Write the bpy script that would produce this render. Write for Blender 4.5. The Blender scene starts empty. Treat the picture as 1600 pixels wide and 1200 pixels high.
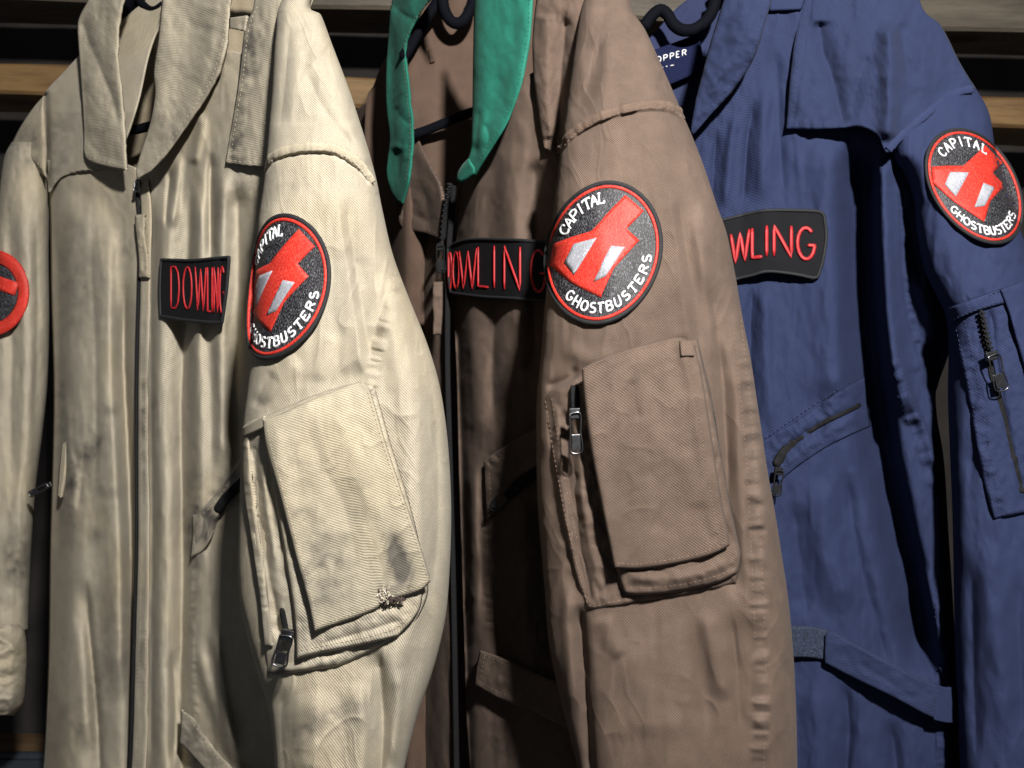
import bpy, bmesh, math, random
import numpy as np
random.seed(7); rng = np.random.default_rng(7)
sc = bpy.context.scene
col = sc.collection

# ------------------------------------------------------------------ camera, light, exposure
F, CX, CY, CZ = 1256.0, 800.0, 600.0, 1.40
cam = bpy.data.cameras.new('camera'); cam.sensor_width = 36; cam.lens = F / 1600 * 36
cam.clip_start = .02; cam.clip_end = 50
cam.dof.use_dof = True; cam.dof.focus_distance = .56; cam.dof.aperture_fstop = 13
co = bpy.data.objects.new('camera', cam); col.objects.link(co)
co.location = (0, 0, CZ); co.rotation_euler = (math.pi / 2, 0, 0); sc.camera = co
w = bpy.data.worlds.new('World'); sc.world = w; w.use_nodes = True
bg = w.node_tree.nodes['Background']; bg.inputs[0].default_value = (.85, .9, 1, 1); bg.inputs[1].default_value = .08
la = bpy.data.lights.new('work_lamp', 'AREA'); la.shape = 'DISK'; la.size = .07; la.energy = 36; la.color = (1, .965, .91)
lo = bpy.data.objects.new('work_lamp', la); col.objects.link(lo)
LP = np.array((.25, -.34, 1.99)); lo.location = LP
from mathutils import Vector
lo.rotation_euler = (Vector((.02, .62, 1.36)) - Vector(LP)).to_track_quat('-Z', 'Y').to_euler()
vs = sc.view_settings; vs.view_transform = 'Standard'; vs.look = 'None'; vs.exposure = 0; vs.gamma = 1

# ------------------------------------------------------------------ helpers: curves, depth surfaces, meshes
def S(s): return np.array([[float(v) for v in p.split(',')] for p in s.split()])
def cr(p, n):                       # smooth resampling of a polyline
    p = np.asarray(p, float)
    if len(p) == 2: return p[0] + np.linspace(0, 1, n)[:, None] * (p[1] - p[0])
    q = np.vstack([2 * p[0] - p[1], p, 2 * p[-1] - p[-2]]); out = []
    for i in range(1, len(q) - 2):
        t = np.linspace(0, 1, 14, endpoint=False)[:, None]; a, b, c, d = q[i-1], q[i], q[i+1], q[i+2]
        out.append(.5 * (2*b + (c-a)*t + (2*a-5*b+4*c-d)*t*t + (3*b-a-3*c+d)*t**3))
    o = np.vstack(out + [p[-1:]]); l = np.r_[0, np.cumsum(np.linalg.norm(np.diff(o, axis=0), axis=1))]
    t = np.linspace(0, l[-1], n)
    return np.stack([np.interp(t, l, o[:, k]) for k in range(o.shape[1])], 1)
def sm(x): x = np.clip(x, 0, 1); return x * x * (3 - 2 * x)
_tab = rng.random((64, 128, 128))
def vn(x, y, seed):
    t = _tab[seed % 64]; xi = np.floor(x).astype(int); yi = np.floor(y).astype(int); fx = sm(x - xi); fy = sm(y - yi)
    g = lambda a, b: t[a % 128, b % 128]
    return (g(xi, yi)*(1-fx)+g(xi+1, yi)*fx)*(1-fy)+(g(xi, yi+1)*(1-fx)+g(xi+1, yi+1)*fx)*fy - .5
def fbm(x, y, seed, o=3): return sum(vn(x*2**k, y*2**k, seed+k) / 2**k for k in range(o))
def near(px, py, pts):              # signed distance (right +), parameter 0..1, arc length
    best = np.full(px.shape, 1e9); sd = np.zeros(px.shape); al = np.zeros(px.shape); acc = 0
    for a, b in zip(pts[:-1], pts[1:]):
        d = b - a; L = math.hypot(*d) + 1e-9
        t = np.clip(((px-a[0])*d[0] + (py-a[1])*d[1]) / L**2, 0, 1)
        ex, ey = px-a[0]-t*d[0], py-a[1]-t*d[1]; dd = np.hypot(ex, ey); m = dd < best
        best = np.where(m, dd, best); sd = np.where(m, np.where(d[0]*ey - d[1]*ex > 0, -1, 1) * dd * -1 * -1, sd); al = np.where(m, acc + t*L, al); acc += L
    return sd, al / acc, al
def lerp_x(kn):                     # smooth interpolation through knots (x, y)
    k = cr(np.array(kn, float), 200); o = np.argsort(k[:, 0]); k = k[o]
    return lambda x: np.interp(x, k[:, 0], k[:, 1])
class Surf:                         # a distance-from-lens field: base shape + folds (mm, towards the viewer)
    def __init__(s, base): s.base = base; s.fe = []; s.gain = 1.0
    def fold(s, pts, amp, wl, wr=None, e=.2, k=None): s.fe.append(('f', cr(S(pts), 18), amp, wl, wr or wl, e, k or (1.1 if amp > 0 else .74))); return s
    def seam(s, pts, amp, w, lam, seed=1, off=0): s.fe.append(('p', cr(S(pts), 26), amp, w, lam, seed, off)); return s
    def step(s, pts, amp, wd, side=1): s.fe.append(('s', cr(S(pts), 26), amp, wd, side)); return s
    def noise(s, amp, sx, sy, seed): s.fe.append(('n', amp, sx, sy, seed)); return s
    def wrinkle(s, amp, sx, sy, seed, shear=0.0): s.fe.append(('w', amp, sx, sy, seed, shear)); return s
    def h(s, px, py):
        H = np.zeros(px.shape)
        for f in s.fe:
            if f[0] == 'n': H += f[1] * fbm(px / f[2], py / f[3], f[4]) * 2; continue
            if f[0] == 'w':
                _, amp, sx, sy, seed, sh = f; x = (px + sh*py) / sx; y = py / sy; x = x + 1.1*fbm(px/sx/2.7, py/sy/1.4, seed+3, 2)
                q = fbm(x, y, seed, 2); ms = sm(.5 + 1.6*fbm(px/sx/3.1, py/sy/1.7, seed+9, 2)); H += amp * (np.exp(-np.abs(q)/.07) - .25) * ms; continue
            W = 3.2 * max(f[3], f[4]) if f[0] == 'f' else 4 * f[3] + 30
            p = f[1]; m = (px > p[:, 0].min()-W) & (px < p[:, 0].max()+W) & (py > p[:, 1].min()-W) & (py < p[:, 1].max()+W)
            if not m.any(): continue
            sd, t, al = near(px[m], py[m], p)
            if f[0] == 'f':
                _, _, amp, wl, wr, e, k = f
                H[m] += s.gain * amp * np.exp(-(np.abs(sd) / np.where(sd < 0, wl, wr)) ** (2 * k)) * sm(t / e) * sm((1-t) / e) if e > 0 else amp * np.exp(-(np.abs(sd) / np.where(sd < 0, wl, wr)) ** (2 * k))
            elif f[0] == 'p':
                _, _, amp, wd, lam, seed, off = f
                g = vn(al/lam*1.7 + sd/wd*.5*vn(al/60, al*0+seed, seed+3), sd/wd*.22 + seed*2.3, seed) + .45*vn(al/lam*3.3, sd/wd*.4 + seed, seed+7)
                H[m] += amp * (.25 + 2.1*g) * np.exp(-((sd-off) / wd) ** 4) * sm(t/.04) * sm((1-t)/.04)
            else:
                _, _, amp, wd, side = f
                H[m] += amp * sm(.5 + side * sd / wd / 2) * sm(t/.03) * sm((1-t)/.03) * np.exp(-np.clip(side*sd, 0, None) / 40)
        return H
    def __call__(s, px, py):
        px = np.asarray(px, float); py = np.asarray(py, float)
        return s.base(px, py) - s.h(px, py) / 1000
def over(f, mm, extra=None): return lambda px, py: f(px, py) - mm / 1000 - (extra(px, py) / 1000 if extra else 0)
def P(px, py, y): return np.stack([(px-CX)/F*y, y + 0*px, CZ-(py-CY)/F*y], -1)

def link(name, me, parent, mat):
    o = bpy.data.objects.new(name, me); col.objects.link(o)
    if parent: o.parent = parent
    if mat and len(me.materials) == 0: me.materials.append(mat)
    return o
def mesh(name, V, faces, parent=None, mat=None, smooth=True, uv=None, stain=None):
    me = bpy.data.meshes.new(name); me.from_pydata(np.asarray(V, float).tolist(), [], faces.tolist() if hasattr(faces, 'tolist') else faces); me.update()
    if smooth: me.shade_smooth()
    if uv is not None:
        l = me.uv_layers.new(name='UVMap'); idx = np.zeros(len(me.loops), int); me.loops.foreach_get('vertex_index', idx)
        l.data.foreach_set('uv', np.ascontiguousarray(uv[idx], dtype=np.float32).ravel())
    a = me.attributes.new('stain', 'FLOAT', 'POINT')
    if stain is not None: a.data.foreach_set('value', np.ascontiguousarray(stain, dtype=np.float32))
    return link(name, me, parent, mat)
def solid(o, t, off=-1):
    m = o.modifiers.new('thickness', 'SOLIDIFY'); m.thickness = t; m.offset = off; return o
def gfaces(nv, nu, wrap=False):
    i = np.arange(nv * nu).reshape(nv, nu)
    if wrap: i = np.hstack([i, i[:, :1]])
    return np.stack([i[:-1, :-1], i[1:, :-1], i[1:, 1:], i[:-1, 1:]], -1).reshape(-1, 4)
def guv(G, base=None):
    du = np.linalg.norm(np.diff(G, axis=1), axis=2); u = np.concatenate([np.zeros((len(G), 1)), np.cumsum(du, 1)], 1)
    # smooth rows so that the weave does not shear from row to row
    k = 25; pad = np.pad(u, ((k, k), (0, 0)), 'edge'); c = np.cumsum(np.vstack([np.zeros((1, u.shape[1])), pad]), 0); u = (c[2*k+1:] - c[:-2*k-1]) / (2*k+1)
    u = u - u[:, u.shape[1]//2][:, None]
    m = G[:, G.shape[1]//2]; v = np.r_[0, np.cumsum(np.linalg.norm(np.diff(m, axis=0), axis=1))]
    return np.stack([u, np.repeat(-v[:, None], G.shape[1], 1)], -1)
def grid(name, parent, PX, PY, D, mat, th=.0013, stain=None, round_=0, rpx=6):
    Y = D(PX, PY)
    if round_:
        nv, nu = PX.shape; wd = np.hypot(PX[:, -1]-PX[:, 0], PY[:, -1]-PY[:, 0])[:, None]; hd = np.hypot(PX[-1]-PX[0], PY[-1]-PY[0])[None]
        s = np.linspace(0, 1, nu)[None]; t = np.linspace(0, 1, nv)[:, None]
        d = np.minimum(np.minimum(s, 1-s) * wd, np.minimum(t, 1-t) * hd); Y = Y + round_/1000 * np.clip(1 - d / rpx, 0, 1) ** 2
    G = P(PX, PY, Y); nv, nu = PX.shape
    o = mesh(name, G.reshape(-1, 3), gfaces(nv, nu), parent, mat, uv=guv(G).reshape(-1, 2), stain=None if stain is None else stain(PX, PY).ravel())
    return solid(o, th) if th else o
def coons(L, R, T=None, B=None, step=3.0, nu=None, nv=None):
    L, R = S(L) if isinstance(L, str) else L, S(R) if isinstance(R, str) else R
    T = S(T) if isinstance(T, str) else T; B = S(B) if isinstance(B, str) else B
    T = np.vstack([L[:1], R[:1]]) if T is None else np.vstack([L[:1], T, R[:1]]); B = np.vstack([L[-1:], R[-1:]]) if B is None else np.vstack([L[-1:], B, R[-1:]])
    ln = lambda p: np.linalg.norm(np.diff(p, axis=0), axis=1).sum()
    nv = nv or max(6, int(max(ln(L), ln(R)) / step)); nu = nu or max(6, int(max(ln(T), ln(B)) / step))
    l, r, t, b = cr(L, nv), cr(R, nv), cr(T, nu), cr(B, nu); s = np.linspace(0, 1, nu)[None, :, None]; v = np.linspace(0, 1, nv)[:, None, None]
    G = (1-s)*l[:, None] + s*r[:, None] + (1-v)*t[None] + v*b[None] - ((1-s)*(1-v)*l[0] + s*(1-v)*r[0] + (1-s)*v*l[-1] + s*v*r[-1])
    return G[..., 0], G[..., 1]
def sheet(name, parent, D, mat, L, R, T=None, B=None, step=3.0, **k):
    PX, PY = coons(L, R, T, B, step); return grid(name, parent, PX, PY, D, mat, **k)
class Tube:                         # a sleeve: left and right outline, axis distance, half depth
    def __init__(s, L, R, axis, rad, p=2.3):
        l, r = cr(S(L), 300), cr(S(R), 300); s.l = lambda y: np.interp(y, l[:, 1], l[:, 0]); s.r = lambda y: np.interp(y, r[:, 1], r[:, 0])
        s.axis, s.rad, s.p = lerp_x(axis), lerp_x(rad), p
    def q(s, px, py): a, b = s.l(py), s.r(py); return np.clip((px - (a+b)/2) / ((b-a)/2), -1, 1)
    def base(s, p=None, dr=0):
        p = p or s.p
        return lambda px, py: s.axis(py) - (s.rad(py) + dr) * (1 - np.abs(s.q(px, py)) ** p) ** (1/p)
    def make(s, name, parent, D, mat, y0, y1, nu=150, step=3.2, stain=None):
        nv = int((y1-y0)/step); y = np.linspace(y0, y1, nv)[:, None]; th = np.linspace(-math.pi/2, math.pi/2, nu)[None]
        a, b = s.l(y), s.r(y); PX = (a+b)/2 + (b-a)/2 * np.sin(th); PY = y + 0*PX; Yf = D(PX, PY)
        nb = 40; tb = np.linspace(math.pi/2, -math.pi/2, nb+2)[None, 1:-1]; PXb = (a+b)/2 + (b-a)/2 * np.sin(tb); PYb = y + 0*PXb
        wgt = (1 - np.sin(tb)) / 2; e0, e1 = (Yf[:, :1]), (Yf[:, -1:]); Yb = e0*wgt + e1*(1-wgt) + s.rad(y) * .8 * np.cos(tb)
        G = P(np.hstack([PX, PXb]), np.hstack([PY, PYb]), np.hstack([Yf, Yb])); st = None
        if stain is not None: st = np.hstack([stain(PX, PY), 0*PXb]).ravel()
        return solid(mesh(name, G.reshape(-1, 3), gfaces(nv, nu+nb, True), parent, mat, uv=guv(G).reshape(-1, 2), stain=st), .0012)
def tube3(paths, r, flat=1.0, k=6, closed=False):   # round threads along 3-D paths; returns verts, faces
    V, Fc = [], []
    for p in paths:
        p = np.asarray(p, float); n = len(p); t = np.gradient(p, axis=0)
        if closed: t = np.roll(p, -1, 0) - np.roll(p, 1, 0)
        t /= np.linalg.norm(t, axis=1)[:, None] + 1e-12; up = np.array([0, -1., 0]); a = np.cross(t, up); a /= np.linalg.norm(a, axis=1)[:, None] + 1e-12; b = np.cross(a, t)
        rr = np.full(n, r) if np.isscalar(r) else r
        if not closed and n > 2 and np.isscalar(r): rr = rr.copy(); rr[0] *= .55; rr[-1] *= .55
        ang = np.arange(k) * 2 * math.pi / k; o = sum(map(len, V))
        ring = p[:, None] + rr[:, None, None] * (np.cos(ang)[None, :, None]*a[:, None] + flat*np.sin(ang)[None, :, None]*b[:, None])
        V.append(ring.reshape(-1, 3)); m = n if closed else n-1
        for i in range(m):
            for j in range(k):
                i2 = (i+1) % n; j2 = (j+1) % k; Fc.append((o+i*k+j, o+i2*k+j, o+i2*k+j2, o+i*k+j2))
        if not closed: Fc.append(tuple(o+j for j in range(k))); Fc.append(tuple(o+(n-1)*k+j for j in range(k-1, -1, -1)))
    return np.vstack(V), Fc
def thread(name, parent, D, mat, pts, r, lift=0, flat=1.0, n=None, closed=False, k=6):
    paths = []
    for s in (pts if isinstance(pts, list) else [pts]):
        p = S(s) if isinstance(s, str) else np.asarray(s); L = np.linalg.norm(np.diff(p, axis=0), axis=1).sum()
        p = cr(p, n or max(4, int(L/4))); paths.append(P(p[:, 0], p[:, 1], D(p[:, 0], p[:, 1]) - lift/1000))
    V, f = tube3(paths, r, flat, k, closed); return mesh(name, V, f, parent, mat)
def stitches(parent, D, mat, lines, L=5.2, gap=2.6, r=.00034, lift=.2, jit=.5):
    paths = []
    for s in lines:
        p = S(s); n = 400; c = cr(p, n); l = np.r_[0, np.cumsum(np.linalg.norm(np.diff(c, axis=0), axis=1))]; x = 0
        while x + L < l[-1]:
            t = np.array([x, x+.5*L, x+L]); q = np.stack([np.interp(t, l, c[:, 0]), np.interp(t, l, c[:, 1])], 1) + rng.normal(0, jit*.3, (1, 2))
            q3 = P(q[:, 0], q[:, 1], D(q[:, 0], q[:, 1]) - np.array([-.2, lift, -.2])/1000); paths.append(q3); x += L + gap + rng.normal(0, .25)
    if not paths: return
    V, f = tube3(paths, r, .7, 4); o = mesh('stitching', V, f, parent, mat); o['kind'] = 'stuff'; return o
def offs(pts, d):                   # a polyline moved sideways by d px (to the right of its direction)
    p = cr(S(pts), 20) if isinstance(pts, str) else pts; t = np.gradient(p, axis=0); t /= np.linalg.norm(t, axis=1)[:, None]
    q = p + d * np.stack([-t[:, 1], t[:, 0]], 1) * -1; return ' '.join('%.2f,%.2f' % tuple(v) for v in q)
def empty(name, loc, parent=None):
    o = bpy.data.objects.new(name, None); col.objects.link(o); o.empty_display_size = .05
    o.location = (0, 0, 0); o.parent = parent; return o
def tag(o, label, cat, group=None):
    o['label'] = label; o['category'] = cat
    if group: o['group'] = group
    return o
def boxmesh(name, parent, mat, c, size, rot=(0, 0, 0), bev=.1, seg=2):
    bm = bmesh.new(); bmesh.ops.create_cube(bm, size=1)
    for v in bm.verts: v.co = Vector((v.co.x*size[0], v.co.y*size[1], v.co.z*size[2]))
    bmesh.ops.bevel(bm, geom=bm.edges[:], offset=bev*min(size), segments=seg, affect='EDGES', profile=.6)
    me = bpy.data.meshes.new(name); bm.to_mesh(me); bm.free(); me.attributes.new('stain', 'FLOAT', 'POINT')
    o = link(name, me, parent, mat); o.location = c; o.rotation_euler = rot; return o

# ------------------------------------------------------------------ materials
class NT:
    def __init__(s, name):
        s.m = bpy.data.materials.new(name); s.m.use_nodes = True; s.t = s.m.node_tree; s.b = s.t.nodes['Principled BSDF']
    def n(s, typ, **k):
        x = s.t.nodes.new('ShaderNode' + typ)
        for a, v in k.items():
            if a in x.inputs: x.inputs[a].default_value = v
            else: setattr(x, a, v)
        return x
    def l(s, a, b): s.t.links.new(a, b)
    def math(s, op, a, b=None):
        x = s.t.nodes.new('ShaderNodeMath'); x.operation = op
        for i, v in enumerate((a, b)):
            if v is None: continue
            if hasattr(v, 'links'): s.l(v, x.inputs[i])
            else: x.inputs[i].default_value = v
        return x.outputs[0]
    def mix(s, f, a, b, blend='MIX'):
        x = s.t.nodes.new('ShaderNodeMix'); x.data_type = 'RGBA'; x.blend_type = blend
        for i, v in ((0, f), (6, a), (7, b)):
            if hasattr(v, 'links'): s.l(v, x.inputs[i])
            else: x.inputs[i].default_value = v if i == 0 else (*v, 1)[:4]
        return x.outputs[2]
    def ramp(s, f, stops):
        x = s.t.nodes.new('ShaderNodeValToRGB'); e = x.color_ramp.elements
        for i, (p, c) in enumerate(stops):
            y = e[i] if i < 2 else e.new(p); y.position = p; y.color = (c, c, c, 1) if np.isscalar(c) else (*c, 1)
        s.l(f, x.inputs[0]); return x.outputs[0]
def fabric(name, c, ang=-42, per=.0014, tw=.34, dirt=(.075, .068, .060), blot=.16, rough=.86, sheen=.03, bump=.5, warm=None):
    m = NT(name); uv = m.n('UVMap'); mp = m.n('Mapping'); m.l(uv.outputs[0], mp.inputs[0]); mp.inputs['Rotation'].default_value = (0, 0, math.radians(ang))
    wv = m.n('TexWave', Scale=2*math.pi/(20*per), Distortion=.5, Detail=1.5); wv.inputs['Detail Scale'].default_value = .35; m.l(mp.outputs[0], wv.inputs[0])
    fz = m.n('TexNoise', Scale=1300., Detail=2.); m.l(uv.outputs[0], fz.inputs[0])
    bl = m.n('TexNoise', Scale=16., Detail=5., Roughness=.62); m.l(uv.outputs[0], bl.inputs[0])
    bl2 = m.n('TexNoise', Scale=70., Detail=4., Roughness=.6); m.l(uv.outputs[0], bl2.inputs[0])
    dark = tuple(x*(1-tw) for x in c)
    c1 = m.mix(wv.outputs[1], dark, tuple(min(1, x*(1+tw*.35)) for x in c))
    c2 = m.mix(1.0, c1, m.ramp(fz.outputs[0], [(.25, .72), (.75, 1.2)]), 'MULTIPLY')
    c3 = m.mix(1.0, c2, m.ramp(bl.outputs[0], [(.3, 1-blot), (.7, 1+blot*.5)]), 'MULTIPLY')
    c3 = m.mix(1.0, c3, m.ramp(bl2.outputs[0], [(.3, 1-blot*.6), (.7, 1+blot*.4)]), 'MULTIPLY')
    if warm:
        wn = m.n('TexNoise', Scale=9., Detail=3.); m.l(uv.outputs[0], wn.inputs[0]); c3 = m.mix(m.ramp(wn.outputs[0], [(.45, 0.), (.7, .55)]), c3, m.mix(1.0, c3, warm, 'MULTIPLY'))
    at = m.n('Attribute', attribute_name='stain'); f = m.math('MULTIPLY', at.outputs['Fac'], m.ramp(bl2.outputs[0], [(.3, .55), (.62, 1.)]))
    f = m.math('MINIMUM', m.math('MAXIMUM', f, 0), .93)
    c4 = m.mix(f, c3, dirt); neg = m.math('MINIMUM', m.math('MAXIMUM', m.math('MULTIPLY', at.outputs['Fac'], -1), 0), 1)
    c5 = m.mix(neg, c4, tuple(min(.9, x*1.55+.02) for x in c))
    m.l(c5, m.b.inputs['Base Color']); m.b.inputs['Roughness'].default_value = rough; m.b.inputs['Specular IOR Level'].default_value = .18
    m.b.inputs['Sheen Weight'].default_value = sheen; m.b.inputs['Sheen Roughness'].default_value = .5
    b1 = m.n('Bump', Strength=bump, Distance=.00035); m.l(wv.outputs[1], b1.inputs['Height'])
    b2 = m.n('Bump', Strength=.4, Distance=.0006); m.l(bl2.outputs[0], b2.inputs['Height']); m.l(b1.outputs[0], b2.inputs['Normal'])
    b3 = m.n('Bump', Strength=.35, Distance=.0004); m.l(fz.outputs[0], b3.inputs['Height']); m.l(b2.outputs[0], b3.inputs['Normal']); m.l(b3.outputs[0], m.b.inputs['Normal'])
    return m.m
def plain(name, c, rough=.6, metal=0, nz=0, scale=400., bump=0., spec=.4, emb=0):
    m = NT(name); m.b.inputs['Roughness'].default_value = rough; m.b.inputs['Metallic'].default_value = metal; m.b.inputs['Specular IOR Level'].default_value = spec
    tc = m.n('TexCoord'); no = m.n('TexNoise', Scale=scale, Detail=3.); m.l(tc.outputs['Object'], no.inputs[0])
    cc = m.mix(1.0, c, m.ramp(no.outputs[0], [(.3, 1-nz), (.7, 1+nz)]), 'MULTIPLY'); src = no.outputs[0]
    if emb:                         # satin stitch: fine thread rows with glints
        wv = m.n('TexWave', Scale=2*math.pi/(20*.0012), Distortion=2., Detail=2., bands_direction='DIAGONAL'); m.l(tc.outputs['Object'], wv.inputs[0])
        cc = m.mix(1.0, cc, m.ramp(wv.outputs[1], [(.1, 1-emb), (.9, 1+emb*.4)]), 'MULTIPLY'); src = wv.outputs[1]
    m.l(cc, m.b.inputs['Base Color'])
    if bump: b = m.n('Bump', Strength=bump, Distance=.0005); m.l(src, b.inputs['Height']); m.l(b.outputs[0], m.b.inputs['Normal'])
    return m.m
def embroid(name, c, hi):               # dense short stitches: dark thread, its glints painted in as paler flecks
    m = NT(name); tc = m.n('TexCoord'); mp = m.n('Mapping'); m.l(tc.outputs['Object'], mp.inputs[0]); mp.inputs['Rotation'].default_value = (0, .5, 0); mp.inputs['Scale'].default_value = (2600, 800, 700)
    no = m.n('TexNoise', Scale=1., Detail=2.); m.l(mp.outputs[0], no.inputs[0]); n2 = m.n('TexNoise', Scale=60., Detail=2.); m.l(tc.outputs['Object'], n2.inputs[0])
    cc = m.mix(m.ramp(no.outputs[0], [(.5, 0.), (.72, 1.)]), c, hi); cc = m.mix(1.0, cc, m.ramp(n2.outputs[0], [(.3, .8), (.7, 1.1)]), 'MULTIPLY')
    m.l(cc, m.b.inputs['Base Color']); m.b.inputs['Roughness'].default_value = .5; m.b.inputs['Specular IOR Level'].default_value = .25
    b = m.n('Bump', Strength=.6, Distance=.0003); m.l(no.outputs[0], b.inputs['Height']); m.l(b.outputs[0], m.b.inputs['Normal']); return m.m
M_A = fabric('beige twill', (.405, .362, .284), warm=(1.05, .98, .82), tw=.36, blot=.13)
M_B = fabric('brown twill', (.136, .096, .075), blot=.22, tw=.40)
M_C = fabric('navy twill', (.022, .031, .080), tw=.22, blot=.08, per=.0018, bump=.25, sheen=.0)
M_A2 = fabric('beige collar twill', (.40, .355, .27), ang=82, tw=.26, blot=.12); M_A3 = fabric('beige pocket twill', (.41, .366, .278), ang=-50, warm=(1.04, .98, .84), tw=.36, blot=.12); M_B2 = fabric('brown yoke twill', (.136, .094, .073), ang=70, tw=.3, blot=.14); M_C2 = fabric('navy collar twill', (.020, .029, .074), ang=60, tw=.15, per=.0018, blot=.12, bump=.2)
M_Aw = fabric('beige seam', (.40, .352, .262), tw=.05, bump=.1); M_Bw = fabric('brown seam', (.130, .090, .069), tw=.05, bump=.1); M_Cw = fabric('navy seam', (.024, .033, .086), tw=.05, bump=.1)
M_G = fabric('green poplin', (.020, .180, .128), tw=.10, per=.0014, blot=.22, bump=.1, rough=.7)
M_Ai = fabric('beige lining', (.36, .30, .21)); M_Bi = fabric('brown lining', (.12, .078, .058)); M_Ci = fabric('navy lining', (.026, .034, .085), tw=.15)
M_TH_A = plain('beige thread', (.36, .31, .23), .8, nz=.2); M_TH_B = plain('brown thread', (.17, .115, .085), .8, nz=.2)
M_TH_C = plain('navy thread', (.03, .038, .10), .8, nz=.2); M_TH_G = plain('green thread', (.018, .16, .115), .8, nz=.2)
M_BLK = embroid('black embroidery', (.006, .006, .008), (.16, .16, .18))
M_TAPE = fabric('black tape twill', (.0085, .0085, .011), per=.0010, tw=.5, blot=.1, rough=.85, sheen=0)
M_PALE = embroid('pale grey embroidery', (.27, .28, .32), (.50, .51, .55))
M_EDGE = plain('black merrow edge', (.009, .010, .012), .75, nz=.5, scale=900., bump=.4)
M_RED = embroid('red embroidery', (.46, .022, .014), (.75, .10, .07))
M_REDT = plain('red satin thread', (.36, .012, .016), .55, nz=.25, scale=1200.)
M_WHT = plain('white thread', (.62, .63, .65), .55, nz=.2, scale=1200., bump=.3)
M_STL = plain('dark steel', (.14, .14, .15), .32, 1, nz=.3, scale=300.); M_STLL = plain('bright steel', (.30, .30, .31), .3, 1)
M_ZIP = plain('black zip', (.010, .010, .011), .8, nz=.4, scale=900., spec=.15)
M_HNG = plain('black hanger plastic', (.003, .0035, .006), .8, nz=.15, spec=.06)
M_FRAY = plain('frayed threads', (.52, .47, .38), .9, nz=.4); M_CHAR = plain('charred threads', (.05, .035, .03), .9, nz=.5)
M_BIN = plain('dark bin plastic', (.022, .026, .034), .35, nz=.15)
M_WALL = plain('dark wall', (.022, .019, .018), .95, nz=.35, scale=14., bump=.2)
def wood(name, c, dk, seed):
    m = NT(name); tc = m.n('TexCoord'); mp = m.n('Mapping'); m.l(tc.outputs['Object'], mp.inputs[0]); mp.inputs['Scale'].default_value = (1.6, 14, 14); mp.inputs['Location'].default_value = (seed*3.1, seed, seed*.7)
    n1 = m.n('TexNoise', Scale=2.2, Detail=4., Distortion=.6); m.l(mp.outputs[0], n1.inputs[0])
    n2 = m.n('TexNoise', Scale=9., Detail=6., Roughness=.7); m.l(mp.outputs[0], n2.inputs[0])
    kp = m.n('Mapping'); m.l(tc.outputs['Object'], kp.inputs[0]); kp.inputs['Scale'].default_value = (4.2, 9, 9); kp.inputs['Location'].default_value = (seed*1.7+.35, .2, seed*.37)
    vo = m.n('TexVoronoi', Scale=1.); m.l(kp.outputs[0], vo.inputs[0])
    w1 = m.math('ADD', m.math('MULTIPLY', n1.outputs[0], 14.), m.math('MULTIPLY', vo.outputs[0], 9.)); w1 = m.math('ADD', m.math('MULTIPLY', m.math('SINE', w1), .5), .5)
    cc = m.mix(m.math('MULTIPLY', w1, .62), c, dk); cc = m.mix(m.ramp(n2.outputs[0], [(.45, 0.), (.75, .7)]), cc, tuple(x*.55 for x in dk))
    cc = m.mix(m.ramp(vo.outputs[0], [(.07, .92), (.16, 0.)]), cc, tuple(x*.4 for x in dk))
    m.l(cc, m.b.inputs['Base Color']); m.b.inputs['Roughness'].default_value = .6
    b = m.n('Bump', Strength=.6, Distance=.002); m.l(n2.outputs[0], b.inputs['Height']); m.l(b.outputs[0], m.b.inputs['Normal']); return m.m
M_W = [wood('pine board', (.20, .118, .045), (.11, .055, .02), 1), wood('weathered board', (.12, .10, .075), (.06, .048, .035), 2.3), wood('old board', (.12, .075, .035), (.06, .034, .016), 4.1)]

# ------------------------------------------------------------------ setting: wall and wooden rack behind
def wallpatch():
    n = 24; x = np.linspace(-2, 2, n); z = np.linspace(-.2, 3, n); X, Z = np.meshgrid(x, z)
    G = np.stack([X, 1.32 + .004*fbm(X*9, Z*9, 3), Z], -1)[::-1]
    o = solid(mesh('back_wall', G.reshape(-1, 3), gfaces(n, n), None, M_WALL), .02); o['kind'] = 'structure'; o['label'] = 'dark wall behind the wooden rack'
wallpatch()
rack = tag(empty('wooden_rack', (0, 0, 0)), 'rough wooden rack of horizontal pine boards behind the hanging coveralls', 'rack')
def board(z, x0, x1, y0, dep, th, mat, tilt):
    n, k = 40, 5; bm = bmesh.new(); bmesh.ops.create_grid(bm, x_segments=1, y_segments=1, size=.5); bm.free()
    ring = [(0, 0), (.004, 0), (dep-.004, 0), (dep, .004), (dep, th-.004), (dep-.004, th), (.004, th), (0, th-.004), (0, .004)]
    ring = ring[1:]; V = []
    for i in range(n):
        x = x0 + (x1-x0)*i/(n-1)
        for (a, b) in ring: V.append((x, y0 + a + .0016*math.sin(x*7+z*9), z + b + .0018*math.sin(x*5.3+z*31) + .0008*math.sin(x*23+b*99)))
    r = len(ring); Fc = [(i*r+j, (i+1)*r+j, (i+1)*r+(j+1) % r, i*r+(j+1) % r) for i in range(n-1) for j in range(r)] + [tuple(range(r))[::-1], tuple((n-1)*r+j for j in range(r))]
    o = mesh('board', [(v[0], v[1], v[2]) for v in V], [tuple(reversed(f)) for f in Fc], rack, mat, smooth=False); o.rotation_euler = (0, math.radians(tilt), 0); return o
for i, k in enumerate((-1, 0, 7)):
    zc = 1.4 + (600-128)/1121 - k*.139 - .020
    board(zc - .024, -1.5, 1.5, 1.12 + (.004, -.005, .0)[i % 3], .085, .045 + (.002, -.002)[i % 2], (M_W[1], M_W[0], M_W[2])[i], 1.9)
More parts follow.
